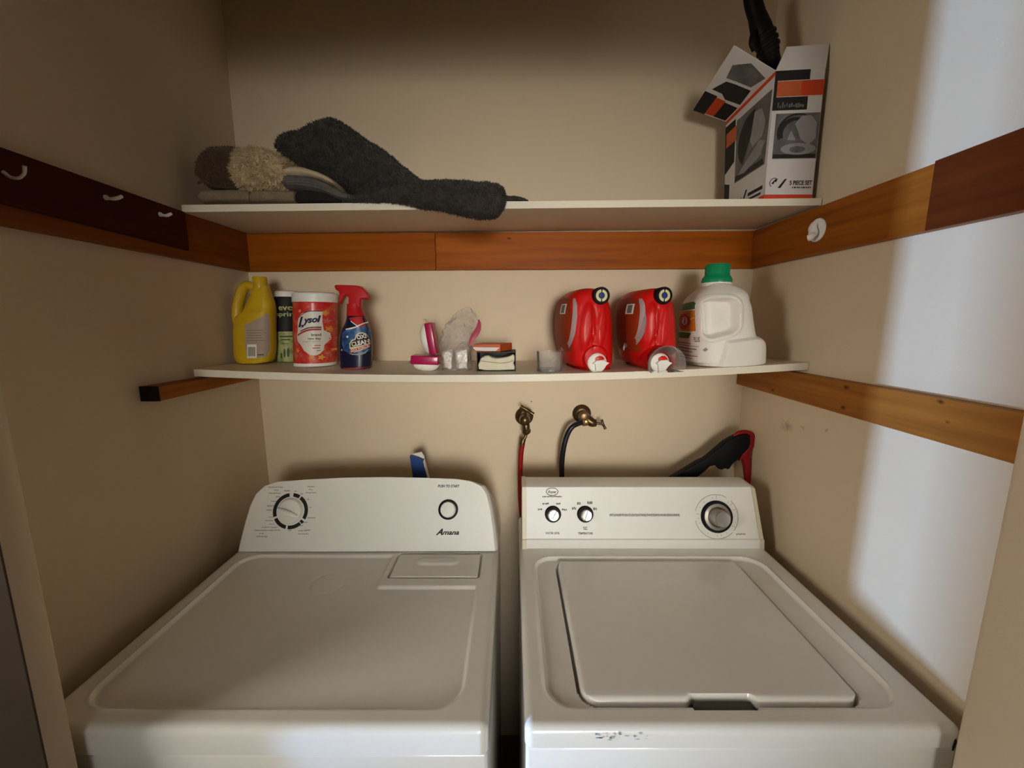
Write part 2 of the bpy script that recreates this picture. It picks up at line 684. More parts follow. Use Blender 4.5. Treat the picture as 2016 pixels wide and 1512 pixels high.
M['black'] = mat('black_plastic', (0.005, 0.005, 0.006, 1), 0.5, var=0.2, spec=0.15)
M['dark_metal'] = mat('tarnished_brass', (0.16, 0.10, 0.05, 1), 0.33, 0.9, var=0.2, vscale=80)
M['brass'] = mat('bright_brass', (0.62, 0.42, 0.16, 1), 0.28, 0.95, var=0.1)
M['white_pl'] = mat('white_plastic', (0.84, 0.81, 0.74, 1), 0.4, var=0.02)

# ---------------------------------------------------------------- the closet shell
struct(box(B(), (XL - 0.1, YB, 0), (XR + 0.1, YB + 0.1, 2.46)), 'wall_back', M['wall'])
struct(box(B(), (XL - 0.1, 0.50, 0), (XL, YB, 2.46)), 'wall_left', M['wall'])
o = struct(box(B(), (XR, 0.50, 0), (XR + 0.1, YB, 2.46)), 'wall_right', M['wall_r'])
struct(box(B(), (XL - 0.1, 0.44, 2.44), (XR + 0.1, YB + 0.1, 2.54)), 'ceiling', M['ceil'])
struct(box(B(), (-3.6, -3.0, -0.08), (2.4, YB + 0.1, 0)), 'floor', M['floor'])
bm = B()
box(bm, (-2.4, 0.4785, 0), (-0.661, 0.522, 2.46), 0.006, 3)
box(bm, (0.666, 0.40, 0), (1.9, 0.522, 2.46), 0.012, 3)
box(bm, (-0.66, 0.42, 2.16), (0.68, 0.522, 2.46), 0.006, 2)
box(bm, (-2.4, 0.408, 0), (-0.9, 0.48, 2.46), 0.006, 2)  # added unseen block, keeps the blue light off the jamb face
struct(bm, 'wall_front', M['wall'])
M['shade_brown'] = mat('brown_wall_shade', (0.06, 0.040, 0.024, 1), 0.8, var=0.08, vscale=20)
struct(box(B(), (-0.895, 0.4752, 0), (-0.650, 0.4783, 2.18), 0.001), 'shade_strip', M['shade_brown'])  # added strip, its dark brown stands in for shade on the wall face
struct(box(B(), (-2.06, -0.9, 0), (-1.98, 0.075, 2.46)), 'light_blocker', M['wall'])  # added unseen blocker, fades the blue patch towards the front

# ---------------------------------------------------------------- boards on the walls
TH = 0.02


def board(name, corners, m, label, bev=0.0015):
    o = build(hexa(B(), corners, bev, 2), name, m, smooth=False)
    return tag(o, label, 'board')


def zc(h):
    return CAM_Z + h


xj = at(857, 490, YB - TH).x
board('cleat_board', [(XL, YB - TH, zc(.1435)), (xj - .0006, YB - TH, zc(.148)), (xj - .0006, YB, zc(.148)), (XL, YB, zc(.1435)),
                      (XL, YB - TH, zc(.2535)), (xj - .0006, YB - TH, zc(.2575)), (xj - .0006, YB, zc(.2575)), (XL, YB, zc(.2535))],
      M['wood_x2'], 'shorter left stretch of stained pine board on the back wall under the upper shelf')
board('cleat_board', [(xj + .0006, YB - TH + .001, zc(.148)), (XR, YB - TH + .001, zc(.153)), (XR, YB, zc(.153)), (xj + .0006, YB, zc(.148)),
                      (xj + .0006, YB - TH + .001, zc(.2575)), (XR, YB - TH + .001, zc(.2625)), (XR, YB, zc(.2625)), (xj + .0006, YB, zc(.2575))],
      M['wood_x'], 'longer right stretch of stained pine board with a knot on the back wall')
y1 = YB - TH
board('cleat_board', [(XL, .524, zc(.147)), (XL + TH, .524, zc(.147)), (XL + TH, y1, zc(.1435)), (XL, y1, zc(.1435)),
                      (XL, .524, zc(.263)), (XL + TH, .524, zc(.263)), (XL + TH, y1, zc(.2535)), (XL, y1, zc(.2535))],
      M['wood_left'], 'reddish pine board along the left wall behind the dark hook rail')
board('cleat_board', [(XR - TH, .524, zc(.153)), (XR, .524, zc(.153)), (XR, y1, zc(.153)), (XR - TH, y1, zc(.153)),
                      (XR - TH, .524, zc(.266)), (XR, .524, zc(.266)), (XR, y1, zc(.2625)), (XR - TH, y1, zc(.2625))],
      M['wood_y'], 'grained pine board along the right wall with a round white hook on it')
yr = at(1822, 395, 0.78).y
XR2 = XR - TH
yd = 0.745
board('overlay_board', [(XR2 - .006, .524, zc(.1525)), (XR2, .524, zc(.1525)), (XR2, yd, zc(.1525)), (XR2 - .006, yd, zc(.1525)),
                        (XR2 - .006, .524, zc(.268)), (XR2, .524, zc(.268)), (XR2, yd, zc(.2665)), (XR2 - .006, yd, zc(.2665))],
      M['wood_redbrown'], 'dark red-brown board at the right edge of the photo over the pine board', 0.001)
# lower ledgers
board('ledger_board', [(XR - .022, .524, zc(-.2075)), (XR, .524, zc(-.2075)), (XR, YB, zc(-.2075)), (XR - .022, YB, zc(-.2075)),
                       (XR - .022, .524, zc(-.131)), (XR, .524, zc(-.131)), (XR, YB, zc(-.138)), (XR - .022, YB, zc(-.138))],
      M['wood_knots'], 'orange pine board with dark knots below the lower shelf on the right wall')
t = thing('ledger_strip', 'short square pine strip with a black end below the lower shelf on the left wall', 'board', (XL + .021, .879, zc(-.18)))
build(hexa(B(), [(XL, .8815, zc(-.179)), (XL + .042, .8815, zc(-.179)), (XL + .042, YB, zc(-.179)), (XL, YB, zc(-.179)),
                 (XL, .8815, zc(-.1465)), (XL + .042, .8815, zc(-.1465)), (XL + .042, YB, zc(-.1535)), (XL, YB, zc(-.1535))], .001), 'strip', M['wood_y'], t, False)
build(box(B(), (XL, .879, zc(-.1795)), (XL + .0425, .8815, zc(-.146)), .0006), 'end_face', M['wood_end'], t, False)['label'] = 'blackened sawn end'

# dark hook rail with three white double hooks on the left wall
xf = XL + TH
t = thing('hook_rail', 'dark brown board with white coat hooks on the left wall', 'hook rail', (xf, .80, zc(.17)))
ye = 1.036
build(hexa(B(), [(xf, .524, zc(.182)), (xf + .008, .524, zc(.182)), (xf + .008, ye, zc(.166)), (xf, ye, zc(.166)),
                 (xf, .524, zc(.266)), (xf + .008, .524, zc(.266)), (xf + .008, ye, zc(.2555)), (xf, ye, zc(.2555))], .001), 'board', M['wood_dark'], t, False)
xh = xf + .008


def coat_hook(y, z, s=1.0):
    bm = B()
    tube(bm, [(xh + .002, y, z - .004), (xh + .012, y, z - .014 * s), (xh + .024, y, z - .016 * s), (xh + .034, y, z - .008 * s), (xh + .037, y, z + .006 * s)],
         [.0035 * s, .003 * s, .0028 * s, .0035 * s], 10)
    return bm


build(coat_hook(.674, zc(.229), .8), 'hook', M['white_pl'], t)
for (px, py, d, sx) in ((198, 392, .838, 1), (313, 425, .962, .8)):
    p = at(px, py, d)
    bm = B()
    lathe(bm, (xh, p.y, p.z + .003), (1, 0, 0), [(.0, 0), (.005, 0), (.0045, .003), (0, .004)], 16)
    tube(bm, [(xh + .002, p.y, p.z + .003), (xh + .012, p.y - .002, p.z), (xh + .026 * sx, p.y - .004, p.z + .0005), (xh + .036 * sx, p.y - .004, p.z + .004)],
         [.0032, .003, .0036, .0030], 10)
    build(bm, 'hook', M['white_pl'], t)

# round white hook on the right board
p = at(1608, 453, 1.012)
t = thing('wall_hook', 'round white plastic hook on the right wall board', 'hook', (XR2, p.y, p.z))
bm = B()
lathe(bm, (XR2, p.y, p.z), (-1, 0, 0), [(0, 0), (.026, 0), (.027, .002), (.026, .0045), (.019, .0055), (0, .0058)], 36)
build(bm, 'backplate', M['white_pl'], t)
bm = B()
tube(bm, [(XR2 - .006, p.y + .006, p.z + .017), (XR2 - .011, p.y + .004, p.z + .008), (XR2 - .012, p.y, p.z - .002), (XR2 - .013, p.y - .006, p.z - .012),
          (XR2 - .020, p.y - .011, p.z - .019), (XR2 - .028, p.y - .014, p.z - .012)], [.013, .0125, .012, .012, .010, .007], 14, 0.42, up=(1, 0, 0))
build(bm, 'hook', M['white_pl'], t)

# ---------------------------------------------------------------- the two shelves


def low_z(x, y):
    t_ = (x + .8025) / 1.55
    hf = -.125 * (1 - t_) * (1 - 2 * t_) + -.139 * 4 * t_ * (1 - t_) + -.108 * t_ * (2 * t_ - 1)
    hb = -.127 * (1 - t_) * (1 - 2 * t_) - .132 * 4 * t_ * (1 - t_) - .118 * t_ * (2 * t_ - 1)
    v = (YB - y) / .283
    return CAM_Z + hb * (1 - v) + hf * v


def up_z(x, y=1.1):
    return CAM_Z + .2716 + (x + .797) / 1.545 * .0154


def shelf(name, x0, x1, y0, y1, zf, th, label):
    bm = B()
    nx, ny = 40, 6
    g = [[[bm.verts.new((lerp(x0, x1, i / nx), lerp(y0, y1, j / ny), zf(lerp(x0, x1, i / nx), lerp(y0, y1, j / ny)) - k * th))
           for j in range(ny + 1)] for i in range(nx + 1)] for k in (0, 1)]
    for i in range(nx):
        for j in range(ny):
            bm.faces.new([g[0][i][j], g[0][i + 1][j], g[0][i + 1][j + 1], g[0][i][j + 1]])
            bm.faces.new([g[1][i][j], g[1][i][j + 1], g[1][i + 1][j + 1], g[1][i + 1][j]])
        for j in (0, ny):
            bm.faces.new([g[0][i][j], g[1][i][j], g[1][i + 1][j], g[0][i + 1][j]])
    for j in range(ny):
        for i in (0, nx):
            bm.faces.new([g[0][i][j], g[0][i][j + 1], g[1][i][j + 1], g[1][i][j]])
    es = [e for e in bm.edges if len(e.link_faces) == 2 and e.calc_face_angle(0) > 1.2]
    bmesh.ops.bevel(bm, geom=es, offset=.003, segments=2, affect='EDGES', profile=0.5)
    return tag(build(bm, name, M['shelf'], angle=60), label, 'shelf')


shelf('upper_shelf', -.797, .7455, 1.035, YB - .001, up_z, .0165, 'cream painted upper shelf board that holds the towels and the open box')
shelf('lower_shelf', -.8025, .7465, 1.017, YB - .001, low_z, .018, 'cream painted lower shelf sagging in the middle under the cleaning bottles')

# ---------------------------------------------------------------- appliances


def rr_sdf(x, y, x0, x1, y0, y1, r):
    qx = abs(x - (x0 + x1) / 2) - (x1 - x0) / 2 + r
    qy = abs(y - (y0 + y1) / 2) - (y1 - y0) / 2 + r
    return min(max(qx, qy), 0) + math.hypot(max(qx, 0), max(qy, 0)) - r


def axis_pts(a, b, rr, n, extra=()):
    p = [a + rr - rr * math.cos(k / 5 * math.pi / 2) if False else a + rr * (k / 5) for k in range(5)]
    q = [b - rr * (k / 5) for k in range(5)]
    m = [lerp(a + rr, b - rr, k / n) for k in range(n + 1)]
    return sorted(set(p + q + m + list(extra)))


def slab(bm, x0, x1, y0, y1, zt, zb, rr, hf=None, nx=160, ny=160, ex=(), ey=(), floor_=True):
    """a lid with rounded edges and pressed relief hf(x, y) on its top"""
    X, Y = axis_pts(x0, x1, rr, nx, ex), axis_pts(y0, y1, rr, ny, ey)
    g = []
    for x in X:
        row = []
        for y in Y:
            cx, cy = min(max(x, x0 + rr), x1 - rr), min(max(y, y0 + rr), y1 - rr)
            vx, vy = x - cx, y - cy
            e = max(abs(vx), abs(vy))
            L_ = math.hypot(vx, vy)
            px, py, z = x, y, zt
            if e > 1e-9:
                s = rr * math.sin(e / rr * math.pi / 2)
                px, py = cx + vx / L_ * s, cy + vy / L_ * s
                z = zt - rr * (1 - math.cos(e / rr * math.pi / 2))
            if hf:
                z += hf(px, py)
            row.append(bm.verts.new((px, py, z)))
        g.append(row)
    nX, nY = len(X), len(Y)
    for i in range(nX - 1):
        for j in range(nY - 1):
            bm.faces.new([g[i][j], g[i + 1][j], g[i + 1][j + 1], g[i][j + 1]])
    ring = [g[i][0] for i in range(nX)] + [g[-1][j] for j in range(1, nY)] + [g[i][-1] for i in range(nX - 2, -1, -1)] + [g[0][j] for j in range(nY - 2, 0, -1)]
    low = [bm.verts.new((v.co.x, v.co.y, zb)) for v in ring]
    n = len(ring)
    for k in range(n):
        bm.faces.new([ring[k], low[k], low[(k + 1) % n], ring[(k + 1) % n]])
    if floor_:
        bm.faces.new(low)
    return bm


ZT = 0.915
# ---- dryer
DX0, DX1, DY0, DY1 = -.760, -.037, .539, 1.235
dry = thing('dryer', 'white dryer with one large dial and lint lid, left of the washer', 'dryer', ((DX0 + DX1) / 2, .89, 0))
ZG = CAM_Z - .6776


def dry_h(x, y):
    # pressed panel with a raised border, and the raised land around the lint lid
    d = rr_sdf(x, y, -.718, -.085, .575, 1.01, .045)
    h = -.006 * sst(.003, -.003, d) + .0016 * math.exp(-((d - .002) / .0035) ** 2) * sst(-.5, -.7, x)
    land = rr_sdf(x, y, -.322, -.02, .882, 1.2, .006)
    h = lerp(h, 0.0, sst(.005, -.003, land))
    r = math.hypot(x + .45, y - .90)
    h += -.0012 * sst(.045, .040, r) * sst(.034, .040, r)
    # the pocket of the lint lid
    q = rr_sdf(x, y, -.307, -.082, .913, 1.02, .008)
    return h - .010 * sst(.0015, -.0005, q)


bm = slab(B(), DX0, DX1, DY0, DY1, ZT, ZG, .014, dry_h, 250, 250)
build(bm, 'top_panel', M['app'], dry, angle=50)
bm = B()
box(bm, (DX0 + .002, DY0 + .004, 0.02), (DX1 - .002, DY1, ZG - .004), .006, 3)
box(bm, (DX0 + .012, DY0 + .012, ZG - .006), (DX1 - .012, DY1 - .01, ZG + .001))
build(bm, 'cabinet', M['app'], dry)
for x in (DX0 + .05, DX1 - .05):
    for y in (DY0 + .05, DY1 - .05):
        build(lathe(B(), (x, y, 0), (0, 0, 1), [(0, 0), (.02, 0), (.02, .008), (.012, .01), (.012, .022), (0, .022)], 16), 'foot', M['black'], dry)
bm = B()
slab(bm, -.3040, -.0850, .9165, 1.015, ZT + .0008, ZT - .009, .003,
     lambda x, y: .0035 * sst(.006, -.003, rr_sdf(x, y, -.245, -.145, .968, .993, .012)), 60, 40)
build(bm, 'lint_lid', M['app'], dry)

# dryer console: leaning face with rounded shoulders
dz, dyy = .182, .060
FD = Plane((-.40, 1.024, ZT + .001), (1, 0, 0), (0, dyy, dz))
out = [(470, 1086), (474, 1066), (483, 1030), (494, 995), (505, 972), (521, 957), (545, 949), (600, 944.5), (680, 940.5), (760, 939.5), (840, 941),
       (900, 943.5), (928, 948), (947, 957), (958, 974), (964, 1000), (970, 1040), (974.5, 1085)]
face = [FD.uv(*p) for p in out]
bm = B()
pts = [FD(u, v) for u, v in face]
cu = sum(u for u, v in face) / len(face)
A = [bm.verts.new(p) for p in pts]
rings = [A]
for k, (off, ins) in enumerate(((.006, -.0052), (.014, -.0075), (.05, -.009))):
    R = []
    for (u, v) in face:
        wu = 1 if u > cu else -1
        p = FD(u + wu * (-ins) * (1 if abs(u - cu) > .29 else .4), v + (-ins * (.2 if v > .1 else 0)), 0) + Vector((0, off, 0))
        p.z = ZT + (p.z - ZT) * (1 - 2.6 * off)
        R.append(bm.verts.new(p))
    rings.append(R)
R = [bm.verts.new((v.co.x, 1.155, ZT + (v.co.z - ZT) * (.94 if v.co.y < 1.12 else .86))) for v in rings[-1]]
rings.append(R)
n = len(A)
for P_, Q in zip(rings, rings[1:]):
    for k in range(n):
        bm.faces.new([P_[k], P_[(k + 1) % n], Q[(k + 1) % n], Q[k]])
bm.faces.new(A)
bm.faces.new(R[::-1])
dcon = build(bm, 'console', M['console'], dry, angle=30)

# dial
du, dv = FD.uv(572, 1006)
S = FD.uv(672, 1006)[0] - FD.uv(572, 1006)[0]
S /= 100          # metres per photo pixel on this face
S2 = abs(FD.uv(572, 1056)[1] - FD.uv(572, 956)[1]) / 100
segs = []
for a0, a1 in ((98, 200), (-28, 55), (60, 84), (207, 258), (265, 312)):
    segs += arc_band(du, dv, 27.5 * S, 34.5 * S, math.radians(a0), math.radians(a1), 12)
for a0, a1 in ((315, 325),):
    segs += arc_band(du, dv, 27.5 * S, 34.5 * S, math.radians(a0), math.radians(a1), 4)
decal('dial_ring', segs, FD, M['ink'], dcon, .0006)['label'] = 'black broken ring printed round the dial'
ctr = FD(du, dv)
bm = B()
lathe(bm, ctr, FD.n, [(0, 0), (.0345 * 1.05, 0), (.0345 * 1.0, .002), (.0315, .008), (.029, .009), (0, .0092)], 48)
dk = build(bm, 'timer_dial', M['console'], dry)
bm = B()
p0, p1 = FD(du - 22 * S, dv + 5 * S, .0085), FD(du + 17 * S, dv - 9 * S, .0085)
tube(bm, [p0, lerp(p0, p1, .5) + FD.n * .006, p1], [.004, .0085, .004], 12, 1, up=FD.n)
build(bm, 'dial_grip', M['console'], dk)
# start button
bu, bv = FD.uv(882.5, 1003)
bm = B()
lathe(bm, FD(bu, bv), FD.n, [(.0, 0), (19.5 * S, 0), (19.5 * S, .002), (15.2 * S, .0028), (15.2 * S, .001), (0, .001)], 40)
build(bm, 'button_ring', M['black'], dry)['label'] = 'black ring round the start button'
bm = B()
lathe(bm, FD(bu, bv), FD.n, [(0, 0), (15 * S, .001), (14.6 * S, .006), (13.4 * S, .007), (11.6 * S, .006), (10.5 * S, .0065), (0, .008)], 40)
build(bm, 'start_button', M['console'], dry)


def px_line(P_, s, x0, x1, y, h, bold=0.0, shear=0.0, rot=0.0):
    """lettering that fills the photo span x0..x1 at height y"""
    u0, v0 = P_.uv(x0, y)
    u1, _ = P_.uv(x1, y)
    _, va = P_.uv((x0 + x1) / 2, y - h / 2)
    _, vb = P_.uv((x0 + x1) / 2, y + h / 2)
    return (s, (u0 + u1) / 2, v0, abs(u1 - u0), abs(va - vb), rot, bold, shear)


lettering([px_line(FD, 'PUSH TO START', 862, 905, 957, 5.5, .035, .25)], FD, M['ink'], dcon)
lettering([px_line(FD, 'A', 858, 872, 1047, 13, .04, .5), px_line(FD, 'mana', 871, 904, 1049.5, 6.8, .03, .35)], FD, M['ink'], dcon)['label'] = 'black script maker name'


def scribble(P_, rows, m, parent, seed=1, name='fine_print'):
    """rows of print too small to read: broken strokes; rows = (x0, x1, y, height)"""
    rnd = random.Random(seed)
    polys = []
    for x0, x1, y, h in rows:
        x = x0
        while x < x1 - .6:
            wd = min(rnd.uniform(1.3, 3.2), x1 - x)
            k = rnd.uniform(-.2, .2) * h
            a, b_ = P_.uv(x, y + h / 2 + k), P_.uv(x + wd, y - h / 2 + k)
            polys.append(rect(min(a[0], b_[0]), min(a[1], b_[1]), max(a[0], b_[0]), max(a[1], b_[1])))
            x += wd + rnd.uniform(.3, 1.0)
    o_ = decal(name, polys, P_, m, parent, .0006)
    return o_


scribble(FD, [(528, 558, 959, 2.2), (540, 549, 965, 1.8), (530, 552, 971, 2), (560, 572, 966, 2.6), (543, 551, 978, 2.4), (534, 545, 987, 1.6), (526, 540, 996, 3),
              (525, 537, 1004, 2), (529, 538, 1018, 1.6), (522, 537, 1025, 1.8), (530, 541, 1032, 1.5), (516, 547, 1038, 1.8), (501, 553, 1044, 2.2), (511, 520, 1050, 2),
              (505, 527, 1056, 2.4), (606, 620, 958, 2.2), (608, 616, 964, 2), (602, 623, 970, 1.8), (580, 585, 967, 2), (592, 597, 972, 2), (604, 609, 983, 2),
              (609, 613, 999, 1.6), (606, 621, 1019.5, 2.2), (597, 606, 1028, 2), (591, 597, 1035, 2), (588, 597, 1045, 2), (599, 611, 1044, 2.6), (587, 608, 1051, 2),
              (568, 574, 1044, 2)], M['pale_ink'], dcon, 3)

# ---- washer
M['grip_grey'] = mat('grey_grip_plastic', (0.10, 0.095, 0.08, 1), 0.5)
WX0, WX1 = .020, .706
wash = thing('washer', 'white top loading washer with three knobs under the wall taps', 'washing machine', ((WX0 + WX1) / 2, .89, 0))
ZW = CAM_Z - .664


def lid_sdf(x, y, g=0.0):
    return rr_sdf(x, y, .1185 - g, .588 + g, .5865 - g, .984 + g, .028 + g)


def wash_h(x, y):
    d = rr_sdf(x, y, .060, .652, .577, .998, .045)
    h = -.006 * sst(.003, -.003, d) + .0028 * math.exp(-((d - .002) / .0038) ** 2) * sst(.575, .64, y)
    q = lid_sdf(x, y, .0045)
    nt_ = max(abs(x - .352) - .052 - max(0.0, (y - .575)) * .6, .5725 - y, y - .60)
    return h - .020 * sst(.0012, -.0012, min(q, nt_))


bm = slab(B(), WX0, WX1, DY0, DY1, ZT, ZW, .013, wash_h, 260, 260)
build(bm, 'top_panel', M['app'], wash, angle=50)
bm = B()


def lidz(x, y):
    # the finger notch is cut up into the lid's front edge
    return -.0005


slab(bm, .1185, .588, .5865, .984, ZT + .0025, ZT - .016, .009, None, 100, 50)
for v in bm.verts:
    if v.co.y < .60:
        v.co.y += .009 * sst(.060, .048, abs(v.co.x - .352)) * sst(.600, .588, v.co.y)
# rounder corners: pull the lid's corners in
for v in bm.verts:
    d = lid_sdf(v.co.x, v.co.y)
    if d > 0:
        cx = min(max(v.co.x, .1185 + .028), .588 - .028)
        cy = min(max(v.co.y, .5865 + .028), .984 - .028)
        q = Vector((v.co.x - cx, v.co.y - cy))
        q = q.normalized() * (q.length - d)
        v.co.x, v.co.y = cx + q.x, cy + q.y
build(bm, 'lid', M['app'], wash, angle=50)
bm = B()
hexa(bm, [(.3, .577, ZT - .0205), (.404, .577, ZT - .0205), (.398, .592, ZT - .0205), (.306, .592, ZT - .0205),
          (.3, .577, ZT - .014), (.404, .577, ZT - .014), (.398, .592, ZT - .006), (.306, .592, ZT - .006)], .001)
build(bm, 'lid_grip', M['grip_grey'], wash)['label'] = 'dark finger notch at the front of the lid'
bm = B()
box(bm, (WX0 + .002, DY0 + .003, 0.02), (WX1 - .002, DY1 - .01, ZW - .003), .006, 3)
box(bm, (WX0 + .012, DY0 + .012, ZW - .005), (WX1 - .012, DY1 - .02, ZW + .001))
build(bm, 'cabinet', M['app'], wash)
for x in (WX0 + .05, WX1 - .05):
    for y in (DY0 + .05, DY1 - .05):
        build(lathe(B(), (x, y, 0), (0, 0, 1), [(0, 0), (.02, 0), (.02, .008), (.012, .01), (.012, .022), (0, .022)], 16), 'foot', M['black'], wash)
FRONT = Plane((0, DY0 - .0004, .80), (1, 0, 0), (0, 0, 1))
decal('latch_slot', [FRONT.uv(*q) for q in ((1877, 1478), (1873, 1477), (1874, 1470), (1879, 1455), (1883, 1454), (1883, 1462))], FRONT, M['ink'], wash, .0005)
M['scuff'] = mat('grey_scuff', (0.56, 0.56, 0.55, 1), 0.6, var=0.1, vscale=90)
rnd = random.Random(4)
sp = []
for k in range(26):
    cx, cy = 1170 + 105 * rnd.random(), 1443 + 15 * rnd.random()
    u, v = FRONT.uv(cx, cy)
    rx, ry = rnd.uniform(.0012, .005), rnd.uniform(.0006, .0016)
    sp.append([(u + rx * math.cos(a) * rnd.uniform(.5, 1.2), v + ry * math.sin(a) * rnd.uniform(.5, 1.2)) for a in (j * math.pi / 5 for j in range(10))])
decal('scuff', sp, FRONT, M['scuff'], wash, .0005)['label'] = 'grey scuff marks on the front edge'

# washer console
cy0, cyt, cyb, zk0, zk1 = 1.047, 1.083, 1.15, .9425, 1.0795


def con_prof(x, g=0.0):
    return [(x, 1.043 - g, ZT - .003), (x, 1.043 - g, zk0 - .002), (x, cy0 - g, zk0), (x, cyt - g * .9, zk1 - .002 + g * .4), (x, cyt + .004, zk1 + g),
            (x, cyb, zk1 + .001 + g), (x, cyb + .012, ZT - .003)]


FW = Plane((.03, cy0, zk0), (1, 0, 0), (0, cyt - cy0, zk1 - .002 - zk0))
bm = B()
n = 7
L0, L1 = con_prof(.0405), con_prof(.672)
L1b = con_prof(.690)
L1 = [Vector(a).lerp(Vector(b_), 1 - (a[2] - ZT) / .165) for a, b_ in zip(L1, L1b)]
va = [bm.verts.new(p) for p in L0]
vb = [bm.verts.new(p) for p in L1]
for k in range(n):
    bm.faces.new([va[k], vb[k], vb[(k + 1) % n], va[(k + 1) % n]])
bm.faces.new(va)
bm.faces.new(vb[::-1])
bmesh.ops.bevel(bm, geom=[e for e in bm.edges if len(e.link_faces) == 2 and e.calc_face_angle(0) > .3], offset=.0015, segments=2, affect='EDGES', profile=.5)
wcon = build(bm, 'console', M['console'], wash, angle=30)
for side in (0, 1):
    bm = B()
    if side == 0:
        A_, C_ = con_prof(.0285, .0025), con_prof(.0402, .0025)
    else:
        tt = lambda z: (z - ZT) / .165
        A_ = [Vector((lerp(.6905, .6725, tt(p[2])), p[1], p[2])) for p in con_prof(0, .0015)]
        C_ = [Vector((lerp(.701, .683, tt(p[2])), p[1], p[2] - (.004 if k in (3, 4, 5) else 0))) for k, p in enumerate(con_prof(0, .0015))]
    va = [bm.verts.new(p) for p in A_]
    vb = [bm.verts.new(p) for p in C_]
    for k in range(n):
        bm.faces.new([va[k], vb[k], vb[(k + 1) % n], va[(k + 1) % n]])
    bm.faces.new(va)
    bm.faces.new(vb[::-1])
    bmesh.ops.bevel(bm, geom=[e for e in bm.edges if len(e.link_faces) == 2 and e.calc_face_angle(0) > .3], offset=.002, segments=2, affect='EDGES', profile=.5)
    build(bm, 'end_cap', M['cap'], wash, angle=30)['label'] = 'yellowed plastic end cap'

sw = (FW.uv(1300, 1012)[0] - FW.uv(1200, 1012)[0]) / 100
for kx in (1088.5, 1152):
    u, v = FW.uv(kx, 1012)
    bm = B()
    lathe(bm, FW(u, v), FW.n, [(0, 0), (16 * sw, 0), (16 * sw, .003), (14 * sw, .006), (0, .006)], 36)
    kb = build(bm, 'knob_skirt', M['black'], wash)
    bm = B()
    lathe(bm, FW(u, v, .005), FW.n, [(0, 0), (11.5 * sw, 0), (11 * sw, .014), (10 * sw, .0155), (8 * sw, .015), (0, .0148)], 36)
    kk = build(bm, 'knob', M['chrome'], wash)
    bm = B()
    q0, q1 = FW(u + (3 if kx > 1100 else 6) * sw, v + 8 * sw, .0205), FW(u - 3 * sw, v - 8 * sw, .0205)
    tube(bm, [q0, lerp(q0, q1, .5), q1], [.0015, .002, .0015], 8)
    build(bm, 'pointer', M['white_pl'], kk)
u, v = FW.uv(1410.5, 1017)
bm = B()
lathe(bm, FW(u, v), FW.n, [(0, 0), (31 * sw, 0), (31 * sw, .004), (29 * sw, .008), (26 * sw, .0082), (26 * sw, .005), (0, .005)], 48)
build(bm, 'timer_skirt', M['black'], wash)['label'] = 'black rim of the timer knob'
bm = B()
lathe(bm, FW(u, v, .005), FW.n, [(0, 0), (26 * sw, 0), (25.5 * sw, .003), (20 * sw, .004), (16.5 * sw, .010), (15 * sw, .030), (14 * sw, .032), (11 * sw, .0315), (0, .031)], 48)
build(bm, 'timer_knob', M['dull_metal'], wash)['label'] = 'brushed metal timer knob'
circ = arc_band(u, v, 42 * sw, 42.8 * sw, math.radians(-40), math.radians(45), 26) + arc_band(u, v, 42 * sw, 42.8 * sw, math.radians(60), math.radians(165), 26) \
    + arc_band(u, v, 42 * sw, 42.8 * sw, math.radians(190), math.radians(315), 26)
for a in (88, 100, 130, 150, 172, 185, 200, 240, 270, 282, 300, 330, 20, 38, 48):
    a = math.radians(a)
    c_, s_ = math.cos(a), math.sin(a)
    l0, l1, wd = 34.5 * sw, (41 if int(a * 10) % 3 == 0 else 38) * sw, .0004
    circ.append([(u + c_ * l0 - s_ * wd, v + s_ * l0 + c_ * wd), (u + c_ * l1 - s_ * wd, v + s_ * l1 + c_ * wd), (u + c_ * l1 + s_ * wd, v + s_ * l1 - c_ * wd), (u + c_ * l0 + s_ * wd, v + s_ * l0 - c_ * wd)])
decal('timer_print', circ, FW, M['grey_ink'], wcon, .0005)
u, v = FW.uv(1087, 968)
decal('logo_ring', [[(u + 12.3 * sw * math.cos(a), v + 8 * sw * math.sin(a)), (u + 10.8 * sw * math.cos(a), v + 6.6 * sw * math.sin(a)),
                     (u + 10.8 * sw * math.cos(b_), v + 6.6 * sw * math.sin(b_)), (u + 12.3 * sw * math.cos(b_), v + 8 * sw * math.sin(b_))]
                    for a, b_ in ((j * math.pi / 16, (j + 1) * math.pi / 16) for j in range(32))], FW, M['grey_ink'], wcon, .0005)
lettering([px_line(FW, 'Roper', 1078.5, 1096, 969, 7, .03, .35)], FW, M['grey_ink'], wcon)
lettering([px_line(FW, 'WATER LEVEL', 1074, 1102, 1049.5, 4.4, .035), px_line(FW, 'TEMPERATURE', 1138, 1167, 1050, 4.4, .035)], FW, M['grey_ink'], wcon)
scribble(FW, [(1068, 1106, 977.5, 2.4), (1200, 1338, 1012.6, 1.7), (1200, 1338, 1015.2, 1.7), (1059, 1068, 1003, 3), (1068, 1081, 991.5, 3), (1095, 1104, 991.5, 3),
              (1106, 1116, 1003.5, 3), (1126, 1134, 1001, 5), (1136, 1143, 991, 5), (1156, 1166, 989.5, 5), (1168, 1175, 1002.5, 5), (1148, 1157, 1038, 2), (1149, 1156, 1041.5, 2.4)],
         M['grey_ink'], wcon, 5)
scribble(FW, [(1449, 1468, 1051.5, 2.6)], M['pale_ink'], wcon, 6)

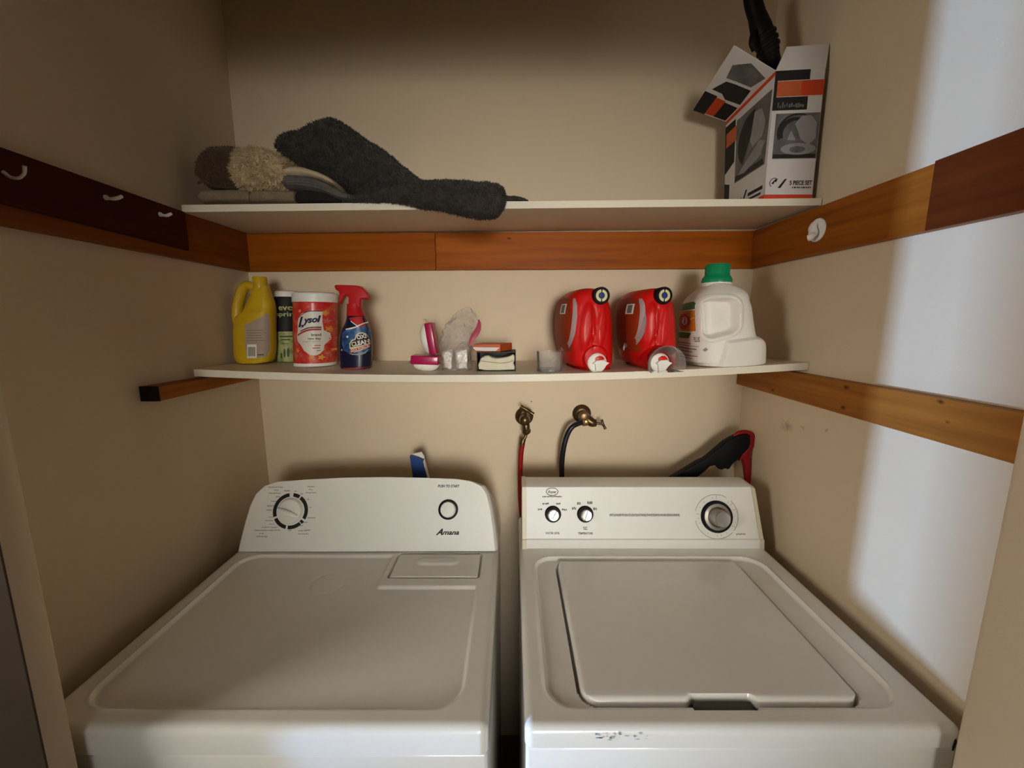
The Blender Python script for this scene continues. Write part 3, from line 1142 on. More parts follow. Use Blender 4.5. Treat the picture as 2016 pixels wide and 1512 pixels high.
# ================================================================ things on the lower shelf
def on_shelf(px, py, zf, d0=1.1):
    """depth and point where the photo point px, py lies on a shelf top"""
    d = d0
    for _ in range(30):
        p = at(px, py, d)
        e = p.z - zf(p.x, d)
        d += e * 2.0 if abs(e) < .05 else .03 * (1 if e > 0 else -1)
        d = min(max(d, 1.0), 1.29)
    return d


class Loc:
    """photo pixels to metres for a thing whose front foot stands at px, py on a shelf"""

    def __init__(s, px, py, b, zf=low_z, d=None):
        s.df = on_shelf(px, py, zf) if d is None else d
        s.d = s.df + b                       # the axis of the thing
        s.z0 = None
        p = at(px, py, s.df)
        s.base = Vector((at(px, py, s.df + b * .4).x, s.d, zf(p.x, s.d) + .0005))
        s.dm = s.df + b * .4
        s.ds = s.df + b * .8                 # where the outline of the thing lies
        s.dfr = s.df + b * .06               # where the print on its front lies

    def x(s, px, py=650):
        return at(px, py, s.ds).x

    def z(s, py):
        return max(at(1008, py, s.dm).z, s.base.z)

    def xe(s, px, py, outer):
        """edge of a deep boxy thing: the side away from the middle shows its front corner, the near side its rear one"""
        return at(px, py, s.df + (s.d - s.df) * (.4 if outer else 1.15)).x

    def xf(s, px, py=650):
        return at(px, py, s.dfr).x

    def zf(s, py):
        return max(at(1008, py, s.dfr).z, s.base.z)


def secs_px(L, rows, b, n=2.6, cy=None):
    """rows of (photo y, left px, right px[, depth half[, n]]) turned into loft sections"""
    out = []
    for r in rows:
        y, l, rr_ = r[:3]
        bb = r[3] if len(r) > 3 and r[3] else b
        nn = r[4] if len(r) > 4 else n
        x0, x1 = L.x(l, y), L.x(rr_, y)
        out.append((L.z(y), (x0 + x1) / 2, L.d if cy is None else cy, (x1 - x0) / 2, bb, nn))
    z0 = max(out, key=lambda q: -q[0])
    return out


M['yellow'] = mat('yellow_plastic', (0.62, 0.40, 0.010, 1), 0.42, var=0.05, vscale=40, coat=0.1)
M['taupe'] = mat('taupe_paper_label', (0.40, 0.31, 0.24, 1), 0.55, var=0.05, vscale=60)
M['red'] = mat('glossy_red_plastic', (0.60, 0.004, 0.003, 1), 0.42, var=0.03, vscale=40, coat=0.05, spec=.3)
M['red2'] = mat('spray_red_plastic', (0.52, 0.008, 0.012, 1), 0.4, var=0.03, vscale=40, coat=0.15)
M['white_jug'] = mat('white_jug_plastic', (0.82, 0.78, 0.70, 1), 0.42, var=0.02, vscale=40)
M['green_cap'] = mat('green_cap_plastic', (0.0, 0.26, 0.10, 1), 0.4, var=0.05)

# ---- yellow jug
L = Loc(503, 717, .034, d=1.145)
jug = thing('bleach_jug', 'yellow plastic jug with a handle slot and taupe back label', 'jug', L.base)
rows = [(715, 474, 524.0), (713, 468, 531.0), (705, 464, 534.5), (690, 462, 537.5), (660, 461, 537.5), (640, 461.5, 537.5), (629, 463, 537.5), (622, 468, 537), (616, 478, 537), (606, 482, 537.5),
        (596, 486, 536), (584, 491, 532.5), (574, 495, 528.5), (566, 498.5, 527.0), (562, 499, 526.0)]
ss = secs_px(L, rows, .034, 2.7)
ss = [(z, cx, cy, a, b * min(1, (a / .05) ** .8) if z > L.z(610) else b, n) for (z, cx, cy, a, b, n) in ss]
yl = Loft(ss)
body = build(on_low(yl.mesh(B(), 150, 90)), 'body', M['yellow'], jug)
bm = B()
ym = L.d
P3 = lambda px, py, d=ym: at(px, py, d)
tube(bm, [P3(473, 640), P3(468, 620), P3(468, 604), P3(473, 583), P3(480, 568), P3(489, 562), P3(504, 568)], [.014, .0125, .0118, .0118, .0118, .0115, .010], 14, 1.2)
build(bm, 'handle', M['yellow'], jug)
bm = B()
c = P3(513, 566)
zt = L.z(543.5)
r = (L.x(525) - L.x(500)) / 2
c = at(513, 566, L.d)
lathe(bm, (c.x, ym, L.z(566)), (0, 0, 1), [(0, 0), (r, 0), (r, zt - L.z(566) - .003), (r * .92, zt - L.z(566)), (0, zt - L.z(566))], 36)
build(bm, 'cap', M['yellow'], jug)
q = lambda pts, L_=L: [(L_.xf(x, y), L_.zf(y)) for x, y in pts]
lab = decal('label', q([(482.5, 640), (500, 632), (512, 626), (518, 620), (524, 617), (525.5, 640), (525.5, 690), (521, 703), (487, 705), (484, 680)]), yl.front, M['taupe'], body, .0009, .006)
decal('barcode_frame', [q(rect(488, 705, 506, 678))], yl.front, M['white_pl'], lab, .0014, .01)
M['oldive'] = mat('olive_print', (0.13, 0.11, 0.05, 1), 0.6)
decal('barcode', [q(rect(490 + k * 1.6, 701, 491 + k * 1.6, 683)) for k in range(9)] + [q(rect(508, 700, 518, 697))], yl.front, M['oldive'], lab, .0019, .01)
decal('fine_print', [q(rect(486 + (k % 3), 650 + k * 5, 517 + 4 * math.sin(k * 2), 650.8 + k * 5)) for k in range(5)], yl.front, M['oldive'], lab, .0015, .01)

# ---- green spray can
L = Loc(564, 714, .032, d=1.212)
can = thing('spray_can', 'slim green and black spray can with white cap behind the wipes tub', 'spray can', L.base)
M['leafgreen'] = mat('pale_green_print', (0.34, 0.38, 0.12, 1), 0.4, vscale=45, ramp=[(.35, (0.16, 0.22, 0.06, 1)), (.5, (0.36, 0.40, 0.15, 1)), (.7, (0.46, 0.46, 0.22, 1))])
ss = secs_px(L, [(718, 547, 583), (716, 545, 585), (712, 545, 586), (660, 541.5, 586), (652, 541, 586)], .032, 2.0)
R_ = ss[-1][3]
fix = lambda S_: [(z, cx, cy, a, a, 2.0) for (z, cx, cy, a, b, n) in S_]
cl = Loft(fix(ss))
build(on_low(cl.mesh(B(), 48, 16)), 'can_body', M['leafgreen'], can)
sl = Loft(fix(secs_px(L, [(652.5, 540.5, 586), (652, 540.3, 586.2), (585, 540.5, 585.5), (584, 541, 585)], .03)))
s_ = build(sl.mesh(B(), 48, 10), 'dark_sleeve', M['ink'], can)
cp = Loft(fix(secs_px(L, [(584.5, 541, 585), (584, 540.5, 585.5), (577, 541, 585), (573.5, 542.5, 583.5), (572, 546, 580)], .03)))
build(cp.mesh(B(), 48, 10), 'cap', M['white_pl'], can)
M['lime'] = mat('pale_lime_ink', (0.50, 0.52, 0.20, 1), 0.6)
pxt = lambda L_, s, x0, x1, y, h, bold=0, shear=0, rot=0: (s, (L_.xf(x0, y) + L_.xf(x1, y)) / 2, L_.zf(y), L_.xf(x1, y) - L_.xf(x0, y), L_.zf(y - h / 2) - L_.zf(y + h / 2), rot, bold, shear)
lettering([pxt(L, 'eve', 550, 574, 607, 8, .02), pxt(L, 'spring', 545.5, 583, 620, 11, .02)], sl.front, M['lime'], s_, .0005)
M['dkgreen'] = mat('dark_green_print', (0.07, 0.11, 0.03, 1), 0.6)
decal('leaf_print', [q(p, L) for p in (rect(552, 664, 573, 661), rect(554, 670, 570, 667.5), ell(561, 695, 2, 9), ell(567, 694, 2.2, 9), ell(555, 700, 2, 6), rect(556, 677, 568, 676))],
      cl.front, M['dkgreen'], can, .0005, .006)

# ---- wipes canister
L = Loc(617, 724, .057)
tub = thing('wipes_canister', 'red flowery canister of wipes with a white lid between green can and spray bottle', 'canister', L.base)
M['flower'] = mat('red_flower_print', (0.6, 0.05, 0.03, 1), 0.38, vscale=42, ramp=[(.30, (0.45, 0.010, 0.022, 1)), (.42, (0.56, 0.018, 0.016, 1)), (.52, (0.60, 0.045, 0.025, 1)), (.60, (0.62, 0.10, 0.045, 1)), (.70, (0.60, 0.24, 0.20, 1))], coat=0.15)
tl = Loft(fix(secs_px(L, [(726, 583, 652), (724.5, 580, 656), (714, 579.5, 657), (713.5, 578.5, 658), (595, 576.5, 657), (594, 577, 656.5)], .057)))
tbody = build(on_low(tl.mesh(B(), 72, 30)), 'canister_body', M['flower'], tub)
rim = Loft(fix(secs_px(L, [(726.2, 583, 653), (724.7, 579.5, 656.8), (715, 579, 657.4), (714.4, 579.5, 657)], .057)))
build(on_low(rim.mesh(B(), 72, 8)), 'base_rim', M['white_pl'], tub)
ld = Loft(fix(secs_px(L, [(595, 577, 656.5), (594.5, 575, 658.8), (581, 575, 658.8), (577, 576.5, 657), (575, 581, 652), (574.2, 590, 643)], .057)))
lid = build(ld.mesh(B(), 72, 24), 'lid', M['white_pl'], tub)
M['label_white'] = mat('white_label', (0.74, 0.68, 0.58, 1), 0.4, var=0.03)
M['navy'] = mat('navy_ink', (0.012, 0.018, 0.07, 1), 0.5)
M['redink'] = mat('red_ink', (0.50, 0.03, 0.025, 1), 0.5)
M['orange_p'] = mat('orange_petals', (0.70, 0.22, 0.03, 1), 0.45, vscale=60, col2=(0.72, 0.38, 0.06, 1))
M['pink_p'] = mat('pink_petals', (0.60, 0.16, 0.14, 1), 0.45, vscale=60, col2=(0.55, 0.06, 0.05, 1))
white = [(586, 634), (589, 624), (596, 617), (606, 613.5), (622, 612), (631, 613), (631, 632), (633, 650), (641, 656), (642, 668), (634, 680), (633, 690), (628, 697), (622, 700),
         (612, 699), (600, 690), (594, 680), (586, 672), (584, 664), (586, 652)]
fl = []
rnd = random.Random(11)
for cx, cy, r_ in ((591, 612, 4), (634, 616, 6), (640, 648, 6), (614, 702, 5.5), (630, 704, 6), (586, 690, 5), (645, 690, 4)):
    fl.append(q([(cx + r_ * (.75 + .25 * math.cos(5 * a)) * math.cos(a), cy + r_ * (.75 + .25 * math.cos(5 * a)) * math.sin(a)) for a in (k * math.pi / 12 for k in range(24))], L))
for f_ in fl:
    decal('orange_flower', f_, tl.front, M['orange_p'], tbody, .0004, .006)
fl = []
for cx, cy, r_ in ((637, 632, 6), (594, 698, 6), (644, 668, 5), (608, 604, 4), (640, 700, 5), (585, 676, 4), (600, 708, 4)):
    fl.append(q([(cx + r_ * (.75 + .25 * math.cos(5 * a + 1)) * math.cos(a), cy + r_ * (.75 + .25 * math.cos(5 * a + 1)) * math.sin(a)) for a in (k * math.pi / 12 for k in range(24))], L))
for f_ in fl:
    decal('pink_flower', f_, tl.front, M['pink_p'], tbody, .0003, .006)
wl = decal('label', q(white, L), tl.front, M['label_white'], tbody, .0006, .008)
top_arc = [(589 + 1.0 * k * 2.1, 624 - 12.5 * math.sin(min(1, k / 12) * math.pi / 2)) for k in range(21)]
band = [q([top_arc[k], top_arc[k + 1], (top_arc[k + 1][0], top_arc[k + 1][1] + 1.6), (top_arc[k][0], top_arc[k][1] + 1.6)], L) for k in range(20)]
low = [(586 + k * 2.2, 657 - 11.5 * math.sin(min(1, k / 15) * math.pi / 2)) for k in range(21)]
band += [q([low[k], low[k + 1], (low[k + 1][0], low[k + 1][1] - 3.2), (low[k][0], low[k][1] - 1.5)], L) for k in range(3, 20)]
decal('emblem_arcs', band, tl.front, M['navy'], wl, .0010, .008)
decal('emblem_stripe', [q([(a[0], a[1] + 1.2), (b[0], b[1] + 1.2), (b[0], b[1] + 4.2), (a[0], a[1] + 5.5)], L) for a, b in zip(low, low[1:])], tl.front, M['redink'], wl, .0010, .008)
lettering([pxt(L, 'L', 587, 600, 634, 21, .05, .45), pxt(L, 'ysol', 597, 631, 631, 17, .05, .4, .10)], tl.front, M['navy'], wl, .0012)['label'] = 'navy script lettering'
lettering([pxt(L, 'brand', 614, 629.5, 659, 5.5, .02), pxt(L, 'new day', 608, 629.5, 667, 5.5, .02)], tl.front, M['ink'], wl, .0012)
lettering([pxt(L, 'mango & hibiscus', 597, 629, 672.5, 2.6, 0)], tl.front, M['grey_ink'], wl, .0012)
decal('fine_print', [q(rect(619, 681, 629, 679.6), L), q(rect(616, 686, 628, 684.4), L), q(rect(623, 691, 629, 689.6), L)], tl.front, M['redink'], wl, .0010, .01)

# ---- blue spray bottle with red trigger head
L = Loc(699, 727.5, .03)
spr = thing('spray_bottle', 'dark blue stain remover spray bottle with a red trigger head', 'spray bottle', L.base)
M['navy_pl'] = mat('dark_blue_bottle', (0.006, 0.008, 0.035, 1), 0.28, var=0.1, coat=0.35)
rows = [(728.5, 674, 726), (727, 671, 728.5), (722, 669.5, 729.5), (700, 667.5, 730.5), (682, 666.3, 731), (668, 667, 730), (656, 669.5, 728), (646, 674, 726), (638, 679, 723.5), (630, 681.5, 721),
        (622, 682.5, 717), (612, 683, 711), (604, 683.2, 708), (598, 683.5, 707)]
ss = secs_px(L, rows, .03, 2.4)
ss = [(z, cx, cy, a, min(.03, a * .95), n) for (z, cx, cy, a, b, n) in ss]
bl = Loft(ss)
bb = build(on_low(bl.mesh(B(), 64, 50)), 'bottle', M['navy_pl'], spr)
# red collar following the upper bottle
cut = L.z(627)
cs = [(z, cx, cy, a + .0012, b + .0012, n) for (z, cx, cy, a, b, n) in ss if z > cut - .004]
bm = B()
Loft(cs).mesh(bm, 48, 16)
build(bm, 'collar', M['red2'], spr)
red = [(683.5, 624), (705, 640), (708, 643), (724, 636), (721, 628), (718, 622)]
lb = decal('red_label', [q([(684.5, 626), (711, 622), (716, 634), (718.5, 641), (709, 643.5), (706, 643), (690, 631.5)], L)], bl.front, M['redink'], bb, .0005, .006)
M['bluep'] = mat('blue_burst_print', (0.03, 0.10, 0.26, 1), 0.35, vscale=55, ramp=[(.3, (0.010, 0.022, 0.08, 1)), (.55, (0.035, 0.11, 0.27, 1)), (.78, (0.22, 0.36, 0.50, 1))])
bp_ = decal('blue_burst', q([(672, 655), (684, 648), (700, 645), (718, 641), (724, 655), (725.5, 680), (724, 692), (712, 699), (690, 696), (677, 690), (672.5, 676)], L), bl.front, M['bluep'], bb, .0006, .006)
decal('white_stripe', [q([(690, 631), (705, 641.5), (705, 643.5), (690, 633)], L), q([(680, 647.5), (700, 643), (717.5, 633.5), (718, 635.5), (700, 645.5), (690, 648.5), (681, 649.5)], L)], bl.front, M['white_pl'], bb, .0010, .006)
M['yellowp'] = mat('cream_outline_print', (0.72, 0.66, 0.40, 1), 0.5)
cloud = [(689, 686), (688.5, 676), (693, 669), (699, 667), (701, 659), (707, 655), (713, 654.5), (718, 656.5), (722, 664), (724.5, 676), (724, 684), (710, 690), (698, 694)]
cm = decal('logo_outline', q(cloud, L), bl.front, M['yellowp'], bb, .0010, .006)
decal('logo_ground', q([(691, 683.5), (690.8, 676.5), (695, 671), (700.5, 669), (703, 661), (708, 657.3), (713, 656.6), (718, 658.5), (722, 665), (724.5, 676), (710, 680.5)], L), bl.front, M['ink'], cm, .0013, .006)
r0 = math.radians(11)
lettering([pxt(L, 'OXI', 703, 719, 663, 8.5, .04, 0, r0), pxt(L, 'CLEAN', 692.5, 724.5, 675, 9, .04, 0, r0)], bl.front, M['label_white'], cm, .0018)
decal('red_ribbon', q([(689, 690), (724, 677.5), (724.5, 683), (690, 695.5)], L), bl.front, M['redink'], cm, .0016, .006)
lettering([pxt(L, 'MAX FORCE', 691, 724.5, 686.3, 4.4, .02, 0, math.radians(19))], bl.front, M['label_white'], cm, .0022)
decal('white_swash', [q([(686, 695), (700, 697), (715, 694), (724, 687), (718, 696), (708, 699.5), (694, 698.5)], L)], bl.front, M['pale_ink'], bb, .0010, .006)
decal('sparkles', [q(ell(684.5, 663, 2.2, 2.2, 10), L), q(ell(672.5, 689, 1.6, 1.8, 10), L)], bl.front, M['white_pl'], bb, .0014)
decal('base_stripe', q([(675, 724.5), (723, 723), (723.5, 725.5), (675, 727)], L), bl.front, M['redink'], bb, .0006, .006)
# trigger head: a shaped prism
hp = [(655.5, 562.5), (658, 560.4), (668, 560.3), (697, 561.3), (706, 563), (712, 568), (719, 575.5), (723, 583), (723.3, 587.5), (721, 588.5), (707, 588.3), (707, 606), (683.5, 606), (683.7, 586),
      (681.5, 581), (677.5, 580.6), (673.5, 584), (670, 590), (666.3, 598), (663.5, 599.8), (662.3, 598), (664.2, 588), (665.3, 578), (664, 573), (658, 569.5)]
bm = B()
prism(bm, [at(x, y, L.dm) + Vector((0, L.d - L.dm - .012, 0)) for x, y in hp[::-1]], (0, .024, 0), .0035, 3)
build(bm, 'trigger_head', M['red2'], spr)

# ---- two magenta and white pods
M['magenta'] = mat('magenta_sleeve', (0.42, 0.004, 0.07, 1), 0.3, var=0.08, vscale=60, coat=0.3)
M['pod_white'] = mat('white_pod_plastic', (0.86, 0.82, 0.73, 1), 0.4, var=0.02)
M['film'] = clear('clear_film', (0.98, 0.98, 0.97, 1), 0.12, 0.12, 0.12)


def pod(name, label, base, rot, w_, hb, hd, depth):
    """white rounded cup with a magenta sleeve round its rim, in a film wrapper; built upright then turned by rot about y"""
    t_ = thing(name, label, 'air freshener', base, 'magenta and white pods on the lower shelf')
    R = Matrix.Rotation(rot, 3, 'Y')
    T = lambda x, y, z: Vector(base) + R @ Vector((x, y, z))
    bm = B()
    rows_ = []
    for k in range(13):
        a = k / 12 * math.pi / 2
        rows_.append((w_ * (.12 + .88 * math.sin(a) ** .75), -hd * math.cos(a)))
    n_ = 36
    rings = [[bm.verts.new(T(r_ * math.cos(j * 2 * math.pi / n_), r_ * depth / w_ * math.sin(j * 2 * math.pi / n_), z)) for j in range(n_)] for r_, z in rows_]
    for A_, C_ in zip(rings, rings[1:]):
        for j in range(n_):
            bm.faces.new([A_[j], A_[(j + 1) % n_], C_[(j + 1) % n_], C_[j]])
    bm.faces.new(rings[0][::-1])
    bm.faces.new(rings[-1])
    build(bm, 'cup', M['pod_white'], t_)
    bm = B()
    c8 = [T(x, y, z) for z in (0, hb) for x, y in ((-w_ * 1.04, -depth * 1.03), (w_ * 1.04, -depth * 1.03), (w_ * 1.04, depth * 1.03), (-w_ * 1.04, depth * 1.03))]
    hexa(bm, c8, .003, 3)
    build(bm, 'sleeve', M['magenta'], t_)
    rnd_ = random.Random(len(label))
    for sx in (-1, 1):
        bm = B()
        A_ = []
        for j in range(9):
            yy = lerp(-depth, depth, j / 8)
            A_.append([bm.verts.new(T(sx * w_ * (1.03 + .32 * k / 3), yy, hb * .5 - .004 * k + rnd_.uniform(-.002, .002))) for k in range(4)])
        for a_, b_ in zip(A_, A_[1:]):
            for k in range(3):
                bm.faces.new([a_[k], b_[k], b_[k + 1], a_[k + 1]])
        build(bm, 'film_fin', M['film'], t_)
    return t_


d = on_shelf(838, 733, low_z)
bz = low_z(at(838, 733, d).x, d)
sc_ = at(840, 720, d + .02).x - at(839, 720, d + .02).x     # metres per photo pixel
cx = at(838, 715, d + .02).x
pod('freshener_pod', 'white pod with magenta band lying level on the lower shelf', Vector((cx, d + .03, bz + .0195)), math.radians(2), 26 * sc_, 17 * sc_, .019, .026)
pA = at(836.5, 668, d + .045)
pod('freshener_pod', 'white pod with magenta band tipped on edge above the level one', Vector((pA.x + .009, d + .05, bz + .0195 + 17 * sc_ + .0005 + 31 * sc_)), math.radians(82), 30 * sc_, 15 * sc_, .020, .026)

# ---- clear zip bag with a foil wrapped block
L = Loc(905, 730, .03)
bag = thing('zip_bag', 'crumpled clear zip bag with a pink zip strip and silvery block inside', 'bag', L.base)
M['bagfilm'] = clear('crumpled_clear_plastic', (0.97, 0.95, 0.93, 1), 0.20, 0.18, 0.17, wrinkle=55)
M['foil'] = mat('wrinkled_foil', (0.86, 0.83, 0.77, 1), 0.28, 0.35, var=0.15, vscale=120, bump=(90, 1.0, 0.006), spec=.6)
M['pinkzip'] = mat('pink_zip_strip', (0.45, 0.06, 0.10, 1), 0.35, var=0.05)
rows = [(731, 876, 924), (729, 872, 926), (715, 869, 925), (700, 868, 924), (690, 868, 926), (675, 868, 927), (660, 869, 933), (648, 873, 940), (636, 880, 942), (624, 890, 937), (614, 903, 931), (606, 915, 926), (604, 918, 922)]
ss = secs_px(L, rows, .03, 3.0)
top_ = L.z(604)
ss = [(z, cx, cy, a, .032 if z < L.z(690) else max(.003, .032 * (1 - (z - L.z(690)) / (top_ - L.z(690)))), 3.0 if z < L.z(690) else 2.2) for (z, cx, cy, a, b, n) in ss]
bgl = Loft(ss)
build(on_low(bgl.mesh(B(), 72, 60, rough=.0055, freq=34, seed=3.0, oct2=.7, ridged=True)), 'film', M['bagfilm'], bag, angle=70)
bm = B()
x0, x1 = L.x(897, 700), L.x(921, 700)
hexa(bm, [(x0 + .004, L.d - .020, L.base.z + .003), (x1, L.d - .020, L.base.z + .003), (x1, L.d + .015, L.base.z + .003), (x0 + .004, L.d + .015, L.base.z + .003),
          (x0, L.d - .018, L.z(690)), (x1, L.d - .018, L.z(687)), (x1, L.d + .015, L.z(687)), (x0, L.d + .015, L.z(690))], .003, 2)
bmesh.ops.subdivide_edges(bm, edges=bm.edges[:], cuts=5, use_grid_fill=True)
for v in bm.verts:
    v.co += mnoise.noise_vector(v.co * 110) * .003
build(bm, 'foil_block', M['foil'], bag)
bm = B()
x0 = L.x(872, 700)
hexa(bm, [(x0 + .003, L.d - .018, L.base.z + .003), (x0 + .026, L.d - .018, L.base.z + .003), (x0 + .026, L.d + .015, L.base.z + .003), (x0 + .003, L.d + .015, L.base.z + .003),
          (x0 + .001, L.d - .016, L.z(692)), (x0 + .027, L.d - .016, L.z(689)), (x0 + .027, L.d + .015, L.z(689)), (x0 + .001, L.d + .015, L.z(692))], .003, 2)
bmesh.ops.subdivide_edges(bm, edges=bm.edges[:], cuts=4, use_grid_fill=True)
for v in bm.verts:
    v.co += mnoise.noise_vector(v.co * 90) * .004
build(bm, 'foil_wrap', M['foil'], bag)
bm = B()
zp = [at(x, y, L.d - .030 + k * .004) for k, (x, y) in enumerate(((925, 682), (928, 670), (935, 659), (941, 648), (943.5, 637), (943, 629)))]
tube(bm, zp, [.002, .006, .0085, .0075, .005, .0015], 10, .22, up=(0, 1, 0))
build(bm, 'zip_strip', M['pinkzip'], bag)

# ---- black box with cream tissue, and the orange box on top of it
L = Loc(977, 731.5, .0)
M['tissue'] = mat('cream_tissue', (0.74, 0.68, 0.50, 1), 0.8, var=0.04, vscale=60, bump=(60, .6, .003))
M['orange'] = mat('orange_card', (0.55, 0.085, 0.012, 1), 0.5, var=0.06, vscale=40)
M['card'] = mat('white_card', (0.74, 0.69, 0.62, 1), 0.6, var=0.03)
M['black_card'] = mat('black_card', (0.010, 0.009, 0.009, 1), 0.5, var=0.2)
x0, x1 = L.x(938.5, 710), L.x(1015.5, 710)
y0, y1 = L.d, L.d + .10
zb, zt = L.base.z, L.z(693)
tb = thing('tissue_box', 'black open-fronted box stuffed with torn cream tissue', 'box', ((x0 + x1) / 2, (y0 + y1) / 2, zb))
bm = B()
t_ = .0016
zf_ = lambda x, y: low_z(x, y) + .0005
hexa(bm, [(x0, y0, zf_(x0, y0)), (x1, y0, zf_(x1, y0)), (x1, y1, zf_(x1, y1)), (x0, y1, zf_(x0, y1)), (x0, y0, zb + t_), (x1, y0, zb + t_), (x1, y1, zb + t_), (x0, y1, zb + t_)])
box(bm, (x0, y0, zt - t_), (x1, y1, zt))
box(bm, (x0, y0, zb), (x0 + t_, y1, zt))
box(bm, (x1 - t_, y0, zb), (x1, y1, zt))
box(bm, (x0, y1 - t_, zb), (x1, y1, zt))
build(bm, 'carton', M['black_card'], tb, False)
bm = B()
tp = [(942.5, 727), (941, 719), (944, 711), (946, 706), (953, 701.5), (962, 700.5), (968, 703.5), (978, 705.5), (991, 705), (1001, 702), (1010, 697.5), (1013, 701), (1013.5, 711), (1011, 714.5), (1013.5, 723), (1013, 728.5), (1000, 729), (985, 730), (955, 729.5)]
prism(bm, [at(x, y, y0) + Vector((0, .003, 0)) for x, y in tp[::-1]], (0, .06, 0), .004, 3)
for v in bm.verts:
    v.co += mnoise.noise_vector(v.co * 70) * .0015
    v.co.z = max(v.co.z, zb + t_ + .0003)
build(bm, 'tissue', M['tissue'], tb)
crease = decal('tissue_fold', [[(at(x, y, y0).x, at(x, y, y0).z) for x, y in ((947, 710), (965, 712), (985, 714.5), (1000, 713), (1012, 709), (1012, 710.2), (1000, 714.5), (985, 716), (965, 713.5), (947, 711.5))]],
               lambda x, z, h: Vector((x, y0 + .0005 - h, z)), M['taupe'], tb, .0004)

ob = thing('orange_box', 'small flat orange box with white torn end on top of the black box', 'box', (at(970, 690, y0).x, y0 + .05, zt + .0005))
zo = zt + .0008
hgt = .0195
a_ = lambda px, d: at(px, 685, d).x
c8 = [(a_(932, y0 + .004), y0 + .004), (a_(985, y0 + .004), y0 + .004), (a_(1008, y0 + .05), y0 + .075), (a_(950, y0 + .05), y0 + .085)]
bm = B()
hexa(bm, [(x, y, zo) for x, y in c8] + [(x, y, zo + hgt) for x, y in c8], .0008)
ocart = build(bm, 'carton', M['orange'], ob, False)
PO = Plane((c8[0][0], c8[0][1], zo), (1, 0, 0), (0, 0, 1))
wd = c8[1][0] - c8[0][0]
bm = B()
prism(bm, [PO(-.003, hgt * .62, .0), PO(.006, .003, .0), PO(wd - .012, .0015, .0), PO(wd - .001, hgt * .58, .0)], (0, -.004, 0), .0006)
build(bm, 'torn_flap', M['card'], ob, False)['label'] = 'white torn card flap'

# ---- clear measuring cups
M['cup'] = clear('clear_cup_plastic', (0.985, 0.985, 0.985, 1), 0.14, 0.08, 0.10)
L = Loc(1083, 734.5, .034)
r = (L.x(1109) - L.x(1057)) / 2
hh = L.z(692.5) - L.base.z
cup = thing('measuring_cup', 'empty clear plastic dosing cup standing left of the red jugs', 'cup', L.base)
bm = B()
zb = low_z(L.base.x, L.d)
lathe(bm, L.base, (0, 0, 1), [(0, .0015), (r * .86, .0015), (r * .93, .004), (r, hh), (r * .97, hh), (r * .90, .006), (r * .84, .004), (0, .004)], 48)
build(bm, 'cup', M['cup'], cup, angle=60)
bm = B()
lathe(bm, L.base, (0, 0, 1), [(r * .80, .0005), (r * .95, .0005), (r * .97, .004), (r * .94, .007), (r * .90, .005), (r * .80, .003)], 48)
build(bm, 'cup_base', M['pale_ink'] if False else clear('cup_base_plastic', (0.75, 0.76, 0.78, 1), 0.2, 0.1, 0.12), cup)

# ---- two red jugs
M['red_label'] = mat('brick_red_label', (0.30, 0.030, 0.006, 1), 0.5, var=0.06, spec=.15)
M['mauve'] = mat('silvery_mauve_band', (0.42, 0.30, 0.30, 1), 0.35, var=0.08)
M['cream_pl'] = mat('cream_ring_plastic', (0.72, 0.66, 0.34, 1), 0.45)
M['blue_pl'] = mat('blue_plug_plastic', (0.02, 0.035, 0.20, 1), 0.4)


